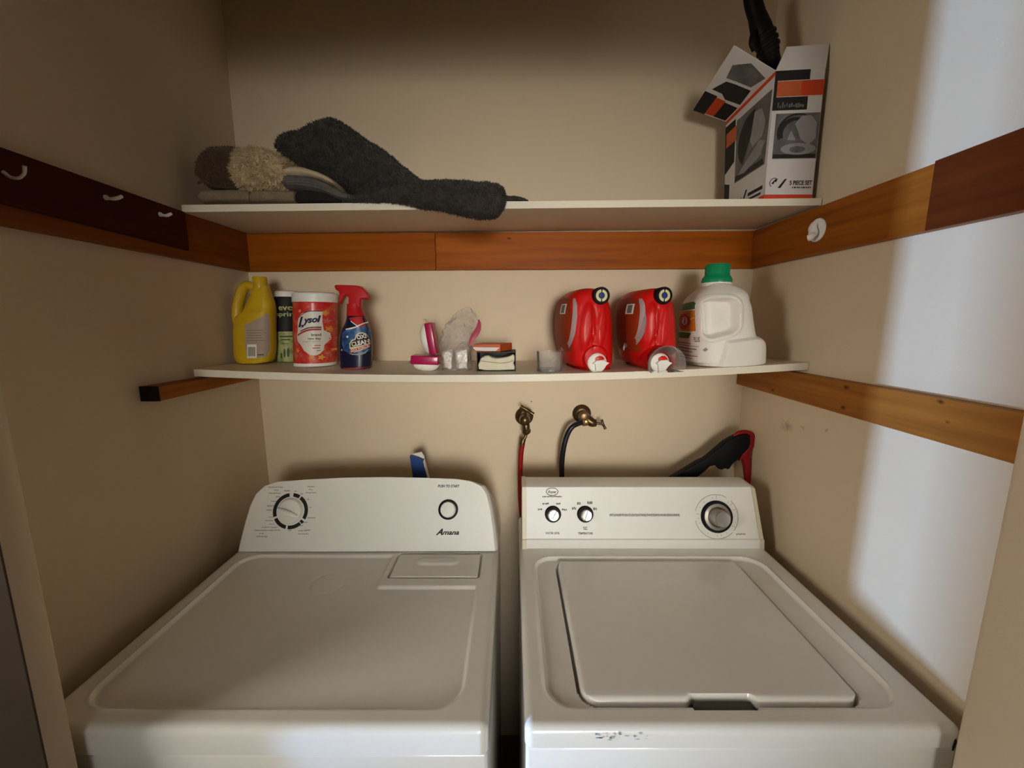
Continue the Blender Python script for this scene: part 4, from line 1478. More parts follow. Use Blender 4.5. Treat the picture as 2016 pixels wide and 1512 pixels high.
def red_jug(L, ox, label, sx=1.0, rot=0.0, bshift=0.0):
    X = lambda px, y=650: L.xf(1150 + (px - 1150) * sx + ox, y)
    XE = lambda px, y, o_: L.xe(1150 + (px - 1150) * sx + ox, y, o_)
    t_ = thing('detergent_jug', label, 'jug', L.base, 'red detergent jugs on the lower shelf')
    rows_ = [(731, 1128, 1196, .085), (728, 1118, 1202, .09), (718, 1111, 1204, .095), (700, 1105, 1205.5, .098), (675, 1099, 1205.5, .098), (650, 1096, 1205, .098), (625, 1096.5, 1204, .096), (605, 1099, 1201, .094),
             (590, 1104, 1196, .09), (578, 1113, 1188, .085), (571, 1123, 1178, .075), (567.5, 1134, 1168, .06), (566.5, 1141, 1160, .04)]
    S_ = []
    for y, l, r_, b in rows_:
        xa, xb = XE(l, y, False), XE(r_, y, True)
        S_.append((L.z(y), (xa + xb) / 2, L.d, (xb - xa) / 2, b, 3.2))
    x1_, x2_, z1_ = X(1145), X(1176), L.z(643)
    w1, w2, hz = X(1160) - X(1148), X(1160) - X(1151.5), L.z(600) - L.z(645)

    def disp(x, y, z):
        # two pressed grips: a wide hollow with a raised left lip and a narrow ridge beside it
        e1 = ((x - x1_ - (z - z1_) * .10) / w1) ** 2 + ((z - z1_) / hz) ** 2
        e2 = ((x - x2_ - (z - z1_) * .08) / w2) ** 2 + ((z - z1_) / (hz * .85)) ** 2
        low_ = sst(L.z(680), L.z(712), z) if False else 0
        return .008 * sst(1.3, .35, e1) + .006 * sst(1.5, .3, e2) - .005 * sst(1.0, .1, ((x - (x1_ + x2_) / 2) / (w1 * .35)) ** 2 + ((z - z1_) / (hz * 1.1)) ** 2)

    lf = Loft(S_, disp=disp)
    bd = build(on_low(lf.mesh(B(), 120, 90)), 'body', M['red'], t_)
    # front boss with the tap
    c = Vector((X(1177 - 104 * rot, 703), L.df + .004, L.z(702.5)))
    r_ = (X(1204, 703) - X(1150, 703)) / 2
    bm_ = B()
    lathe(bm_, c, (0, 1, 0), [(0, .012), (r_ * .80, .012), (r_ * .86, .008), (r_ * .9, .006), (r_ * .97, .012), (r_, .022), (r_ * 1.03, .12), (0, .121)], 44)
    for v in bm_.verts:
        v.co.z = max(v.co.z, low_z(v.co.x, v.co.y) + .0008)
    build(bm_, 'spout_collar', M['red'], t_)
    r2 = (X(1196, 712) - X(1158, 712)) / 2
    c2 = Vector((X(1178 - 104 * rot, 711.5), c.y, L.z(711.3)))
    bm_ = B()
    lathe(bm_, c2, (0, -1, 0), [(0, -.014), (r2, -.014), (r2, -.001), (r2 * .9, .001), (r2 * .84, -.002), (0, -.002)], 40)
    tp_ = build(bm_, 'tap', M['white_pl'], t_)
    bm_ = B()
    PT = lambda x, z, h=0: Vector((c2.x + x * r2, c2.y - .0 - h, c2.z + z * r2))
    prism(bm_, [PT(-.55, -.05), PT(-.12, .30), PT(.55, .34), PT(.92, .12), PT(1.22, .02), PT(.9, -.22), PT(.45, -.8), PT(-.2, -.8), PT(-.3, -.1)], (0, -.007, 0), .0016, 2)
    build(bm_, 'tap_lever', M['white_pl'], tp_)
    bm_ = B()
    prism(bm_, [PT(-.25 + .0, .32, .001)] + [PT(.22 + .47 * math.cos(a), .32 + .42 * math.sin(a), .001) for a in (math.pi * (1 - k / 14) for k in range(15))] + [], (0, -.003, 0), .0004)
    build(bm_, 'tap_button', M['red'], tp_)
    # round cap
    cc = Vector((X(1185 - 80 * rot, 583), 0, L.z(583.5)))
    cc.y = lf.front(min(cc.x, S_[8][1] + S_[8][3] * .93), cc.z).y - .004
    rc = (X(1202, 583) - X(1168, 583)) / 2
    bm_ = B()
    lathe(bm_, cc, (0, -1, 0), [(0, -.05), (rc * .9, -.05), (rc * 1.0, -.002), (rc, .010), (rc * .92, .012), (rc * .72, .012), (rc * .70, .009), (0, .009)], 40)
    cap_ = build(bm_, 'cap', M['black'], t_)
    FC = lambda x, z, h=0: Vector((cc.x + x * rc, cc.y - .0092 - h, cc.z + z * rc))
    decal('cap_ring', arc_band(.02, .02, .38, .70, math.radians(97), math.radians(263), 16) + arc_band(.02, .02, .38, .70, math.radians(-83), math.radians(83), 16), FC, M['cream_pl'], cap_, .0008)
    bm_ = B()
    lathe(bm_, FC(.0, .0), (0, -1, 0), [(0, 0), (rc * .37, 0), (rc * .34, .0035), (0, .004)], 8)
    build(bm_, 'cap_plug', M['blue_pl'], cap_)
    # label on the left flank
    ya, yb = L.d - .078, L.d + .09
    lab_ = [(lerp(ya, yb, .0), L.z(692)), (lerp(ya, yb, .9), L.z(692)), (yb, L.z(660)), (yb, L.z(620)), (lerp(ya, yb, .9), L.z(590)), (lerp(ya, yb, .45), L.z(583)), (lerp(ya, yb, .06), L.z(590)), (ya - .004, L.z(620)), (ya - .003, L.z(660))]
    l_ = decal('side_label', lab_, lf.left, M['red_label'], bd, .0006, .008)
    q_ = [(1127, 588), (1128.5, 600), (1128, 625), (1124, 655), (1118, 680), (1113, 694), (1111, 690), (1115, 668), (1118, 640), (1120.5, 615), (1122, 595), (1124, 588)]
    decal('silver_band', [(X(x + bshift, y), L.z(y)) for x, y in q_], lf.front, M['mauve'], bd, .0022, .005)
    decal('code_frame', rect(lerp(ya, yb, .12), L.z(618), lerp(ya, yb, .36), L.z(598)), lf.left, M['white_pl'], l_, .0010, .006)
    decal('code_panel', rect(lerp(ya, yb, .16), L.z(616), lerp(ya, yb, .30), L.z(600)), lf.left, M['grey_ink'], l_, .0014, .006)
    t_.rotation_euler.z = rot
    ax_ = Vector(t_.location)
    R_z = Matrix.Rotation(rot, 3, 'Z')
    return t_, ax_ + R_z @ (c2 - ax_), r2


L = Loc(1175, 732, .112)
red_jug(L, 0, 'left red detergent jug with its white tap uncovered, beside the clear cup', 1.0, math.radians(7))
L2 = Loc(1272 + 25, 729.5, .112)
t2, c2, r2 = red_jug(L2, 123, 'right red detergent jug with a clear cup over its tap', 1.0, math.radians(8), 11.0)
r3 = (L2.x(1333, 705) - L2.x(1262, 705)) / 2 * .92
cup = thing('spout_cup', 'clear dosing cup pushed over the tap of the right red jug', 'cup', (c2.x, c2.y - .02, c2.z))
bm = B()
lathe(bm, (c2.x + .002, c2.y + .004, c2.z + .001), (0, -1, 0), [(r2 * 1.06, -.012), (r2 * 1.10, .0), (r3 * .93, .028), (r3 * .97, .045), (r3, .046), (r3 * .97, .0475), (r3 * .93, .046), (r3 * .89, .029), (r2 * 1.05, .002), (r2 * 1.03, -.012)], 48)
for v in bm.verts:
    v.co.z = max(v.co.z, low_z(v.co.x, v.co.y) + .0006)
build(bm, 'cup', M['cup'], cup, angle=60)

# ---- white jug with the green cap
L = Loc(1440, 721.5, .085)
wj = thing('laundry_jug', 'white laundry detergent jug with a green cap at the right end', 'jug', L.base)
rows = [(722, 1356, 1494), (719, 1348, 1502), (712, 1345, 1505), (695, 1344, 1506), (678, 1344, 1505.5), (670, 1344, 1502), (665, 1344, 1496), (661, 1344.5, 1491), (650, 1345, 1488), (630, 1346, 1485), (610, 1347.5, 1483),
        (592, 1352, 1481), (580, 1360, 1479.5), (572, 1368, 1476), (565, 1376, 1467), (559, 1384, 1452), (555.5, 1388, 1442)]
S_ = []
for y, l, r_ in rows:
    xa, xb = L.xe(l, y, False), L.xe(r_, y, True)
    bb_ = .085 if y > 640 else lerp(.085, .078, (640 - y) / 60)
    if y < 592:
        bb_ = lerp(.082, .035, ((592 - y) / 37) ** 1.5)
    S_.append((L.z(y), (xa + xb) / 2, L.d, (xb - xa) / 2, bb_, 3.6 if y > 600 else 3.0))
gx = lambda px: L.xf(px, 630)
gx0, gx1 = gx(1384), gx(1452)
gz0, gz1 = L.z(668), L.z(588)


def jug_disp(x, y, z):
    lo = lerp(gz0, L.z(655), sst(gx0, gx1, x))
    d_ = rr_sdf(x, z, gx0 + (gz1 - z) * .06, gx1 + (gz1 - z) * .02, lo, gz1, .024)
    hollow = -.024 * sst(.003, -.010, d_)
    lip = .003 * sst(.009, .003, abs(d_ - .004))
    # bulging shoulder block at the lower right
    blk = max(L.xf(1416, 690) + (z - L.z(722)) * .20 - x, z - L.z(668) - (x - L.xf(1445, 668)) * .12)
    return hollow + lip + .010 * sst(.003, -.006, blk) * (1 if x > gx(1400) else 0)


jl = Loft(S_, disp=jug_disp)
jb = build(on_low(jl.mesh(B(), 170, 120)), 'body', M['white_jug'], wj)
bm = B()
z0, z1, z2 = L.z(558), L.z(553), L.z(515.5)
cxg, rg = (L.x(1390, 548) + L.x(1445, 548)) / 2, (L.x(1441, 548) - L.x(1386, 548)) / 2
lathe(bm, (cxg, L.d, 0), (0, 0, 1), [(0, z0 - .004), (rg * 1.0, z0 - .004), (rg * 1.02, z1), (rg * .9, z1 + .002), (0, z1 + .002)], 40)
build(bm, 'neck', M['white_jug'], wj)
bm = B()
lathe(bm, (cxg, L.d, 0), (0, 0, 1), [(0, z1 - .001), (rg * 1.02, z1 - .001), (rg * 1.03, z1 + .006), (rg * .97, z1 + .012), (rg * .85, z1 + .018), (rg * .82, z1 + .022), (rg * .81, z2 - .003), (rg * .77, z2), (0, z2)], 48)
for k in range(48):
    a = 2 * math.pi * k / 48
    c_, s_ = math.cos(a), math.sin(a)
    box(bm, (cxg + rg * .815 * c_ - .0004, L.d + rg * .815 * s_ - .0004, z1 + .022), (cxg + rg * .815 * c_ + .0004, L.d + rg * .815 * s_ + .0004, z2 - .005))
build(bm, 'cap', M['green_cap'], wj)
M['orange_l'] = mat('orange_label', (0.66, 0.20, 0.012, 1), 0.45, var=0.04)
M['green_l'] = mat('green_label', (0.035, 0.13, 0.012, 1), 0.45, var=0.06)


def flank(t_, z, h=0.0):
    """label coordinates round the front left corner: t_ is a share of a quarter turn from the left flank (0) to the front"""
    cu, cv, a, b, n = jl.sec(z)
    th = math.pi + t_ * math.pi / 2
    c_, s_ = math.cos(th), math.sin(th)
    r_ = (abs(c_) ** n + abs(s_) ** n) ** (-1 / n)
    u, v = cu + a * c_ * r_, cv + b * s_ * r_
    nn = Vector((c_, s_, 0)).normalized()
    return Vector((u, v, z)) + nn * h


fm = lambda pts: [(x, L.z(y)) for x, y in pts]
T0, T1 = -.55, .36
ol = decal('orange_panel', fm([(T0, 654), (T1 + .02, 652), (T1 - .02, 611), (T0, 613)]), flank, M['orange_l'], jb, .0007, .05)
decal('green_bands', [fm([(T0, 612), (T1 - .03, 608), (T1 - .04, 597), (T1 - .12, 593), (T0, 598)]), fm([(T0, 668), (T1 - .18, 667), (T1 - .1, 656), (T0, 655)])], flank, M['green_l'], jb, .0007, .05)
ov = decal('red_seal', fm([(-.08 + .30 * math.cos(a), 633 + 16 * math.sin(a)) for a in (k * math.pi / 14 for k in range(28))]), flank, M['redink'], ol, .0011, .05)
decal('seal_mark', [fm([(-.02 + .13 * math.cos(a), 632 + 8.5 * math.sin(a)) for a in (k * math.pi / 8 for k in range(16))])], flank, M['label_white'], ov, .0015, .05)
decal('seal_arm', [fm([(-.06, 637), (-.03, 631), (-.04, 626), (.01, 625), (.03, 632), (.0, 638)])], flank, M['redink'], ov, .0019, .05)
decal('flash_marks', [fm([(.20, 628), (T1 - .02, 624), (T1 - .02, 626), (.22, 630)])], flank, M['yellowp'], ol, .0012, .05)
lettering([('PLUS', .40, L.z(668), .13, L.z(663) - L.z(673), 0, .02, .2)], flank, M['grey_ink'], jb, .0008)
decal('side_print', [fm([(T0, y), (x1_, y + .4), (x1_, y + .4 + h_), (T0, y + h_)]) for y, x1_, h_ in ((676, .26, 1.6), (681, .44, 1.2), (686, .40, 2.6), (692, .30, 2), (700, .42, 1.8), (706, .3, 1.4))]
      + [fm([(.50, 688), (.55, 683), (.58, 687), (.54, 691)])], flank, mat('grey_label_print', (0.30, 0.25, 0.21, 1), 0.6), jb, .0007, .05)

# ================================================================ things on the upper shelf
M['plush_brown'] = mat('brown_plush', (0.085, 0.047, 0.022, 1), 0.95, var=0.22, vscale=70, bump=(260, .7, .003), sheen=.15)
M['fleece'] = mat('cream_fleece', (0.66, 0.50, 0.29, 1), 0.95, var=0.18, vscale=45, bump=(180, .9, .004), sheen=.2)
M['beige_cloth'] = mat('beige_towel', (0.25, 0.19, 0.12, 1), 0.95, var=0.12, vscale=60, bump=(300, .6, .002))
M['plush_grey'] = mat('charcoal_plush', (0.060, 0.050, 0.040, 1), 0.95, var=0.32, vscale=60, bump=(240, .9, .004), sheen=.12)
M['grey_cloth'] = mat('grey_striped_cloth', (0.13, 0.115, 0.10, 1), 0.95, var=0.15, vscale=60, bump=(250, .7, .002))
M['dark_cloth'] = mat('black_folded_cloth', (0.018, 0.015, 0.014, 1), 0.95, var=0.2, vscale=60, bump=(250, .6, .002))
M['cream_cloth'] = mat('cream_cloth', (0.52, 0.42, 0.28, 1), 0.95, var=0.08, vscale=50, bump=(250, .5, .002))


def xloft(name, rows, d, hd, m, parent, n=2.6, rough=.0015, freq=60, ns=48, nt=60, seed=1.0, oct2=.6, base=None):
    """soft bundle: rows of (photo x, top y, bottom y[, depth of axis[, half depth]]) seen from the front"""
    S_ = []
    for r in rows:
        px, ty, by = r[:3]
        dd = r[3] if len(r) > 3 else d
        hh_ = r[4] if len(r) > 4 else hd
        pt_, pb_ = at(px, ty, dd - hh_ * (.85 if n >= 3 else .4)), at(px, by, dd - hh_ * .8)
        zb_ = pb_.z
        if base is not None:
            zb_ = max(zb_, up_z(pb_.x) + base)
        if pt_.z < zb_ + .004:
            pt_.z = zb_ + .004
        S_.append((at(px, ty, dd - hh_ * (.9 if n >= 2.8 else .75)).x, dd, (pt_.z + zb_) / 2, hh_, (pt_.z - zb_) / 2, n))
    lf = Loft(S_, axis='x')
    bm = lf.mesh(B(), ns, nt, rough=rough, freq=freq, seed=seed, oct2=oct2)
    return build(bm, name, m, parent, angle=75)


def base_at(px, d):
    p = at(px, 390, d)
    return Vector((p.x, d, up_z(p.x)))


# folded beige towels underneath, at the left end
tw = thing('folded_towel', 'beige folded towel at the left end under the brown plush bundle', 'towel', base_at(440, 1.14))
xloft('folds', [(394, 381, 402), (397, 373, 402), (425, 371.5, 402), (470, 372, 402), (489, 373.5, 402), (492.5, 380, 402)], 1.14, .085, M['beige_cloth'], tw, 4, .0012, 50, seed=2, base=.0008)
tw = thing('folded_towel', 'paler beige folded towel under the cream fleece', 'towel', base_at(535, 1.14))
xloft('folds', [(494.5, 381, 402), (498, 374, 402), (530, 372.5, 402), (565, 373.5, 402), (579, 375, 402), (581.5, 382, 402)], 1.14, .085, M['beige_cloth'], tw, 4, .0012, 50, seed=5, base=.0008)
# brown plush bundle and cream fleece on them
bp = thing('plush_bundle', 'rolled brown plush throw on the left folded towel', 'throw', at(430, 372, 1.14))
o_ = xloft('plush', [(389, 341, 354), (390.5, 315, 366), (395, 301, 371), (406, 293, 373), (430, 291, 372.5), (452, 293, 372.5), (466, 299, 372), (474, 310, 366), (476, 328, 348)], 1.14, .088, M['plush_brown'], bp, 2.9, .0022, 60, 56, 60, seed=7)
pile(o_, 3500, .006, M['plush_brown'], bp, 2)
bm = B()
tube(bm, [at(390, 360, 1.056), at(398, 357, 1.053), at(408, 360, 1.052), at(420, 366, 1.053), at(440, 369.5, 1.055), at(464, 369.5, 1.056)], [.003, .0042, .0034, .0028, .0024, .002], 10)
build(bm, 'hem', M['plush_brown'], bp)
fl = thing('fleece_bundle', 'cream fluffy fleece between the brown plush and the grey blanket', 'throw', at(510, 372, 1.14))
o_ = xloft('fleece', [(455.5, 335, 352), (456.5, 312, 366), (460, 299, 371), (474, 293, 372.5), (500, 294, 373), (520, 299, 373), (538, 308, 373), (550, 318, 372), (556, 330, 366), (558, 340, 355)], 1.10, .062, M['fleece'], fl, 2.9, .0050, 70, 72, 80, seed=9, oct2=.8)
pile(o_, 6000, .011, M['fleece'], fl, 3, .0014)
# grey throw with a cream layer, black cloth under it
dk = thing('dark_cloth', 'black folded cloth lying on the upper shelf under the grey layers', 'cloth', base_at(625, 1.13))
xloft('folds', [(582.5, 382, 402), (586, 374, 402), (610, 372, 402), (640, 378, 402), (660, 387, 402), (672, 394, 402)], 1.10, .05, M['dark_cloth'], dk, 3.5, .0012, 50, seed=12, base=.0008)
lg = thing('layered_throw', 'folded grey and cream throw slumping under the charcoal blanket', 'throw', at(610, 370, 1.125))
xloft('grey_layer', [(556.5, 352, 362), (559, 347, 370), (570, 346, 372.5), (590, 347, 374), (610, 349.5, 376), (630, 356, 379), (648, 365, 386), (662, 373, 392), (680, 382, 396.5), (700, 388, 398)], 1.085, .045, M['grey_cloth'], lg, 2.6, .0015, 60, seed=14)
for k in range(3):
    bm = B()
    oy = 5.5 * k
    tube(bm, [at(559, 352 + oy, 1.0475), at(575, 351 + oy, 1.0425), at(600, 353 + oy, 1.0425), at(625, 359 + oy * .9, 1.0425), at(645, 367 + oy * .8, 1.0425), at(665, 378 + oy * .6, 1.0425), at(690, 388 + oy * .4, 1.044)], [.0028, .0036, .0036, .0034, .003, .0028, .0016], 10)
    build(bm, 'fold', M['grey_cloth'], lg)
xloft('cream_layer', [(558, 342, 348), (562, 336, 347.5), (575, 330, 347), (590, 330, 348), (610, 336, 349.5), (630, 343, 355), (648, 352, 362), (658, 360, 366)], 1.085, .042, M['cream_cloth'], lg, 2.6, .001, 50, seed=16)

# the big charcoal plush blanket
cb = thing('plush_blanket', 'large charcoal plush blanket heaped to a peak and hanging over the shelf edge', 'blanket', base_at(760, 1.12))
hump = [(547, 282, 300, 1.19, .05), (550, 270, 314, 1.19, .06), (560, 264, 322, 1.19, .07), (580, 258, 326, 1.19, .072), (600, 249, 330, 1.19, .072), (620, 237, 336, 1.19, .072), (634, 231.5, 344, 1.19, .072),
        (650, 232.5, 352, 1.19, .072), (665, 239, 362, 1.19, .072), (690, 257, 378, 1.19, .072), (715, 274, 391, 1.185, .075), (745, 293, 398, 1.175, .08), (775, 317, 400, 1.16, .085), (800, 338, 401, 1.145, .09), (830, 360, 401, 1.11, .08), (860, 376, 400, 1.11, .06), (880, 388, 400, 1.11, .04)]
o_ = xloft('heap', hump, 1.13, .09, M['plush_grey'], cb, 2.3, .0042, 60, 90, 150, seed=21, oct2=.8)
pile(o_, 18000, .008, M['plush_grey'], cb, 4, .0012)
lobe = [(676, 393, 399.0, 1.075, .03), (700, 388, 402.0, 1.07, .04), (740, 380, 403.0, 1.065, .045), (780, 370, 402.0, 1.06, .05), (810, 362, 404.0, 1.05, .05), (832, 358, 406.0, 1.035, .05), (860, 356, 406.0, 1.022, .045), (890, 356, 412.0, 1.012, .042), (920, 357, 418.0, 1.008, .042), (945, 359, 421.0, 1.008, .042),
        (965, 360.5, 421.0, 1.008, .042), (980, 363, 415.0, 1.01, .040), (989, 370, 403.0, 1.012, .034), (993, 380, 397.0, 1.014, .02)]
o_ = xloft('hanging_end', lobe, 1.02, .04, M['plush_grey'], cb, 2.5, .0032, 75, 90, 150, seed=25, oct2=.8)
# where it crosses the board the plush lies on the top and only its front roll hangs down
rl = root_loc(o_)
for v in o_.data.vertices:
    c = v.co + rl
    if c.y > 1.026:
        c.z = max(c.z, up_z(c.x) + .001 + .004 * abs(mnoise.noise(c * 80)))
        v.co = c - rl
pile(o_, 16000, .007, M['plush_grey'], cb, 5, .0012)
xloft('hem', [(975, 389, 397, 1.11, .02), (990, 385, 398, 1.11, .03), (1010, 386, 398, 1.11, .03), (1025, 388, 398, 1.11, .025), (1034, 391, 397, 1.11, .015), (1040, 393, 396.5, 1.11, .008)], 1.11, .02, M['plush_grey'], cb, 2.4, .0025, 90, 40, 40, seed=28)

# ---- the open box with its black tool
M['box_white'] = mat('white_printed_card', (0.66, 0.62, 0.60, 1), 0.5, var=0.02)
M['box_orange'] = mat('orange_red_print', (0.62, 0.055, 0.012, 1), 0.5, var=0.05)
M['box_orange2'] = mat('pale_orange_print', (0.58, 0.12, 0.035, 1), 0.5, var=0.08, vscale=60)
M['photo_dark'] = mat('dark_photo_print', (0.022, 0.020, 0.020, 1), 0.5, var=0.2)
M['photo_mid'] = mat('grey_photo_print', (0.17, 0.16, 0.155, 1), 0.5, var=0.25, vscale=35)
M['photo_light'] = mat('light_photo_print', (0.32, 0.30, 0.30, 1), 0.5, var=0.12, vscale=35)
M['box_in'] = mat('raw_card', (0.34, 0.29, 0.25, 1), 0.7, var=0.05)
yF, yK = 1.052, 1.238
b0, b1 = at(1504, 388, yF), at(1600, 381, yF)
zB = max(up_z(b0.x), up_z(b1.x)) + .0008
t0, t1 = at(1527, 140, yF + .004), at(1627, 124, yF + .004)
bx = thing('open_box', 'tall open white, orange and black box at the right end of the upper shelf', 'box', Vector(((b0.x + b1.x) / 2, (yF + yK) / 2, zB)))
th = .0014
sh = at(1428, 238, yK).x - at(1428, 388, yK).x     # lean of the rear left edge
BL, BR, TL, TR = Vector((b0.x, yF, zB)), Vector((b1.x, yF, zB)), Vector((t0.x, yF + .004, t0.z)), Vector((min(t1.x, XR - .006), yF + .004, t0.z + .006))
kx = at(1429, 380, yK).x
KL, KTL = Vector((kx, yK, zB)), Vector((at(1429, 240, yK).x, yK, at(1429, 240, yK).z))
KR, KTR = Vector((BR.x, yK, zB)), Vector((TR.x, yK, KTL.z))


def sheet(bm, a, b, c, d_, nrm):
    nrm = Vector(nrm) * th
    m = 10
    g = [[[bm.verts.new((a * (1 - i / m) + b * (i / m)) * (1 - j / m) + (d_ * (1 - i / m) + c * (i / m)) * (j / m) + nrm * k) for j in range(m + 1)] for i in range(m + 1)] for k in (0, 1)]
    for i in range(m):
        for j in range(m):
            bm.faces.new([g[0][i][j], g[0][i + 1][j], g[0][i + 1][j + 1], g[0][i][j + 1]])
            bm.faces.new([g[1][i][j], g[1][i][j + 1], g[1][i + 1][j + 1], g[1][i + 1][j]])
        for j in (0, m):
            bm.faces.new([g[0][i][j], g[0][i + 1][j], g[1][i + 1][j], g[1][i][j]])
            bm.faces.new([g[0][j][i], g[0][j][i + 1], g[1][j][i + 1], g[1][j][i]])
    return bm


bm = B()
sheet(bm, BL, BR, TR, TL, (0, 1, 0))
front_p = build(bm, 'front_panel', M['box_white'], bx, False)
bm = B()
sheet(bm, KL, BL, TL, KTL, (1, 0, 0))
left_p = build(bm, 'left_panel', M['box_white'], bx, False)
bm = B()
sheet(bm, BR, KR, KTR, TR, (-1, 0, 0))
build(bm, 'right_panel', M['box_in'], bx, False)
bm = B()
sheet(bm, KR, KL, KTL, KTR, (0, -1, 0))
build(bm, 'back_panel', M['box_in'], bx, False)
bm = B()
hexa(bm, [KL, KR, BR, BL, KL + Vector((0, 0, th)), KR + Vector((0, 0, th)), BR + Vector((0, 0, th)), BL + Vector((0, 0, th))])
build(bm, 'bottom_panel', M['box_in'], bx, False)
# front flap standing up, leaning back
f0, f1 = at(1549, 92, yF + .016), at(1637, 82, yF + .016)
f1.x = min(f1.x, XR - .003)
f1.z = f0.z + .006
bm = B()
sheet(bm, TL, TR, f1, f0, (0, 1, 0))
build(bm, 'front_flap', M['box_white'], bx, False)
# left flap folded out
g0, g1 = at(1445, 90, yF + .0), at(1364, 217, yK - .01)
bm = B()
sheet(bm, KTL, TL, g0, g1, (.2, 0, 1))
lflap = build(bm, 'left_flap', M['box_white'], bx, False)


def quad_frame(bl, br, tr, tl):
    nr = (br - bl).cross(tl - bl).normalized()

    def fr(u, v, h=0.0):
        return (bl * (1 - u) + br * u) * (1 - v) + (tl * (1 - u) + tr * u) * v + nr * h
    return fr


QF = quad_frame(BL, BR, TR, TL)
QL = quad_frame(KL, BL, TL, KTL)
# print on the front
decal('black_panel', [rect(.0, .925, .70, 1.0), rect(.0, .70, .70, .80), rect(0, .80, .06, .925)], QF, M['ink'], front_p, .0004, .12)
decal('orange_band', rect(.55, .805, 1.0, .92), QF, M['box_orange'], front_p, .0004, .12)
decal('orange_tag', rect(.06, .805, .55, .92), QF, M['box_orange2'], front_p, .0004, .12)
ph = decal('photo', rect(.09, .325, .985, .675), QF, M['photo_mid'], front_p, .0004, .12)
decal('photo_dark', [ell(.50, .52, .36, .125, 30, math.radians(70), math.radians(200)) + ell(.54, .52, .28, .10, 30, math.radians(200), math.radians(70))[::1],
                     rect(.10, .33, .97, .36)], QF, M['photo_dark'], ph, .0008)
decal('photo_ring', arc_band(.54, .53, .40, .36, math.radians(55), math.radians(205), 24, .36), QF, M['photo_dark'], ph, .0009, .12)
decal('photo_light', [[(.50, .60), (.62, .655), (.80, .655), (.93, .60), (.94, .48), (.80, .43), (.64, .47), (.48, .575)], ell(.60, .40, .36, .045), [(.36, .47), (.42, .545), (.54, .465)]], QF, M['photo_light'], ph, .0010, .12)
decal('photo_marks', [[(.46, .575), (.60, .47), (.63, .475), (.50, .585)], ell(.58, .395, .16, .025)], QF, M['photo_mid'], ph, .0014, .12)
decal('icons', [[(.12, .13), (.20, .165), (.25, .17), (.22, .14), (.19, .145), (.17, .125)], [(.26, .095), (.39, .165), (.44, .168), (.32, .095)]], QF, M['ink'], front_p, .0004, .12)
decal('icon_ring', arc_band(.19, .135, .11, .09, math.radians(70), math.radians(230), 10, .38), QF, M['grey_ink'], front_p, .0003, .12)
lettering([('5 PIECE SET', .73, .135, .46, .036, .0, .03, 0)], QF, M['ink'], front_p, .0004)
rnd = random.Random(8)
decal('fine_print', [rect(.56 + .036 * k, .092, .56 + .036 * k + rnd.uniform(.015, .03), .104) for k in range(11)] , QF, M['ink'], front_p, .0004, .12)
decal('fine_print', [rect(.10 + .045 * k, .715 + rnd.uniform(0, .01), .10 + .045 * k + rnd.uniform(.02, .04), .735 + rnd.uniform(0, .03)) for k in range(12)], QF, M['grey_ink'], front_p, .0008, .12)
decal('orange_strip', rect(0, 0, 1, .042), QF, M['box_orange'], front_p, .0004, .12)
# print on the left panel (u runs from the back corner to the front corner)
decal('black_panel', [[(0, .45), (.24, .52), (.24, .93), (0, .94)], [(0, .0), (.12, .0), (.14, .32), (0, .36)]], QL, M['ink'], left_p, .0004, .12)
decal('orange_tag', [(.03, .72), (.27, .72), (.27, .86), (.03, .86)], QL, M['box_orange2'], left_p, .0007, .12)
decal('orange_edge', [(.0, .965), (1, .965), (1, 1.0), (0, 1.0)], QL, M['box_orange'], left_p, .0004, .12)
ph = decal('photo', [(.27, .30), (.95, .30), (.97, .88), (.27, .90)], QL, M['photo_mid'], left_p, .0004, .12)
decal('photo_dark', [ell(.62, .62, .30, .23, 24, math.radians(80), math.radians(235)) + [(.52, .52), (.62, .66), (.66, .80)], [(.28, .31), (.93, .31), (.90, .36), (.28, .36)]], QL, M['photo_dark'], ph, .0008, .12)
decal('photo_light', [[(.66, .82), (.80, .80), (.90, .66), (.86, .56), (.66, .52), (.60, .60)], [(.34, .36), (.80, .54), (.92, .50), (.86, .40), (.5, .34)]], QL, M['photo_light'], ph, .0010, .12)
decal('icons', [[(.50, .09), (.56, .17), (.60, .17), (.54, .09)], [(.40, .07), (.44, .12), (.47, .12), (.43, .07)], rect(.62, .10, .95, .13), rect(.65, .06, .92, .08)], QL, M['ink'], left_p, .0004, .12)
decal('orange_strip', [(.72, 0), (1, 0), (1, .042), (.9, .042)], QL, M['box_orange'], left_p, .0004, .12)
# print under the folded-out flap
QP = quad_frame(g1, KTL, TL, g0)
sgn = -1 if (KTL - g1).cross(g0 - g1).z > 0 else 1
QPf = lambda u, v, h=0.0: QP(u, v, sgn * h)
decal('black_panel', [rect(.0, .0, .34, .34), rect(.60, .02, .96, .30)], QPf, M['ink'], lflap, .0004, .12)
decal('orange_tag', rect(.34, .02, .60, .32), QPf, M['box_orange'], lflap, .0004, .12)
decal('photo_dark', [(.12, .40), (.40, .40), (.55, .34), (.95, .36), (.9, .62), (.5, .60), (.3, .58)], QPf, M['photo_dark'], lflap, .0004, .12)
decal('photo_light', [(.25, .62), (.5, .64), (.85, .66), (.95, .86), (.5, .93), (.2, .80)], QPf, M['photo_mid'], lflap, .0004, .12)

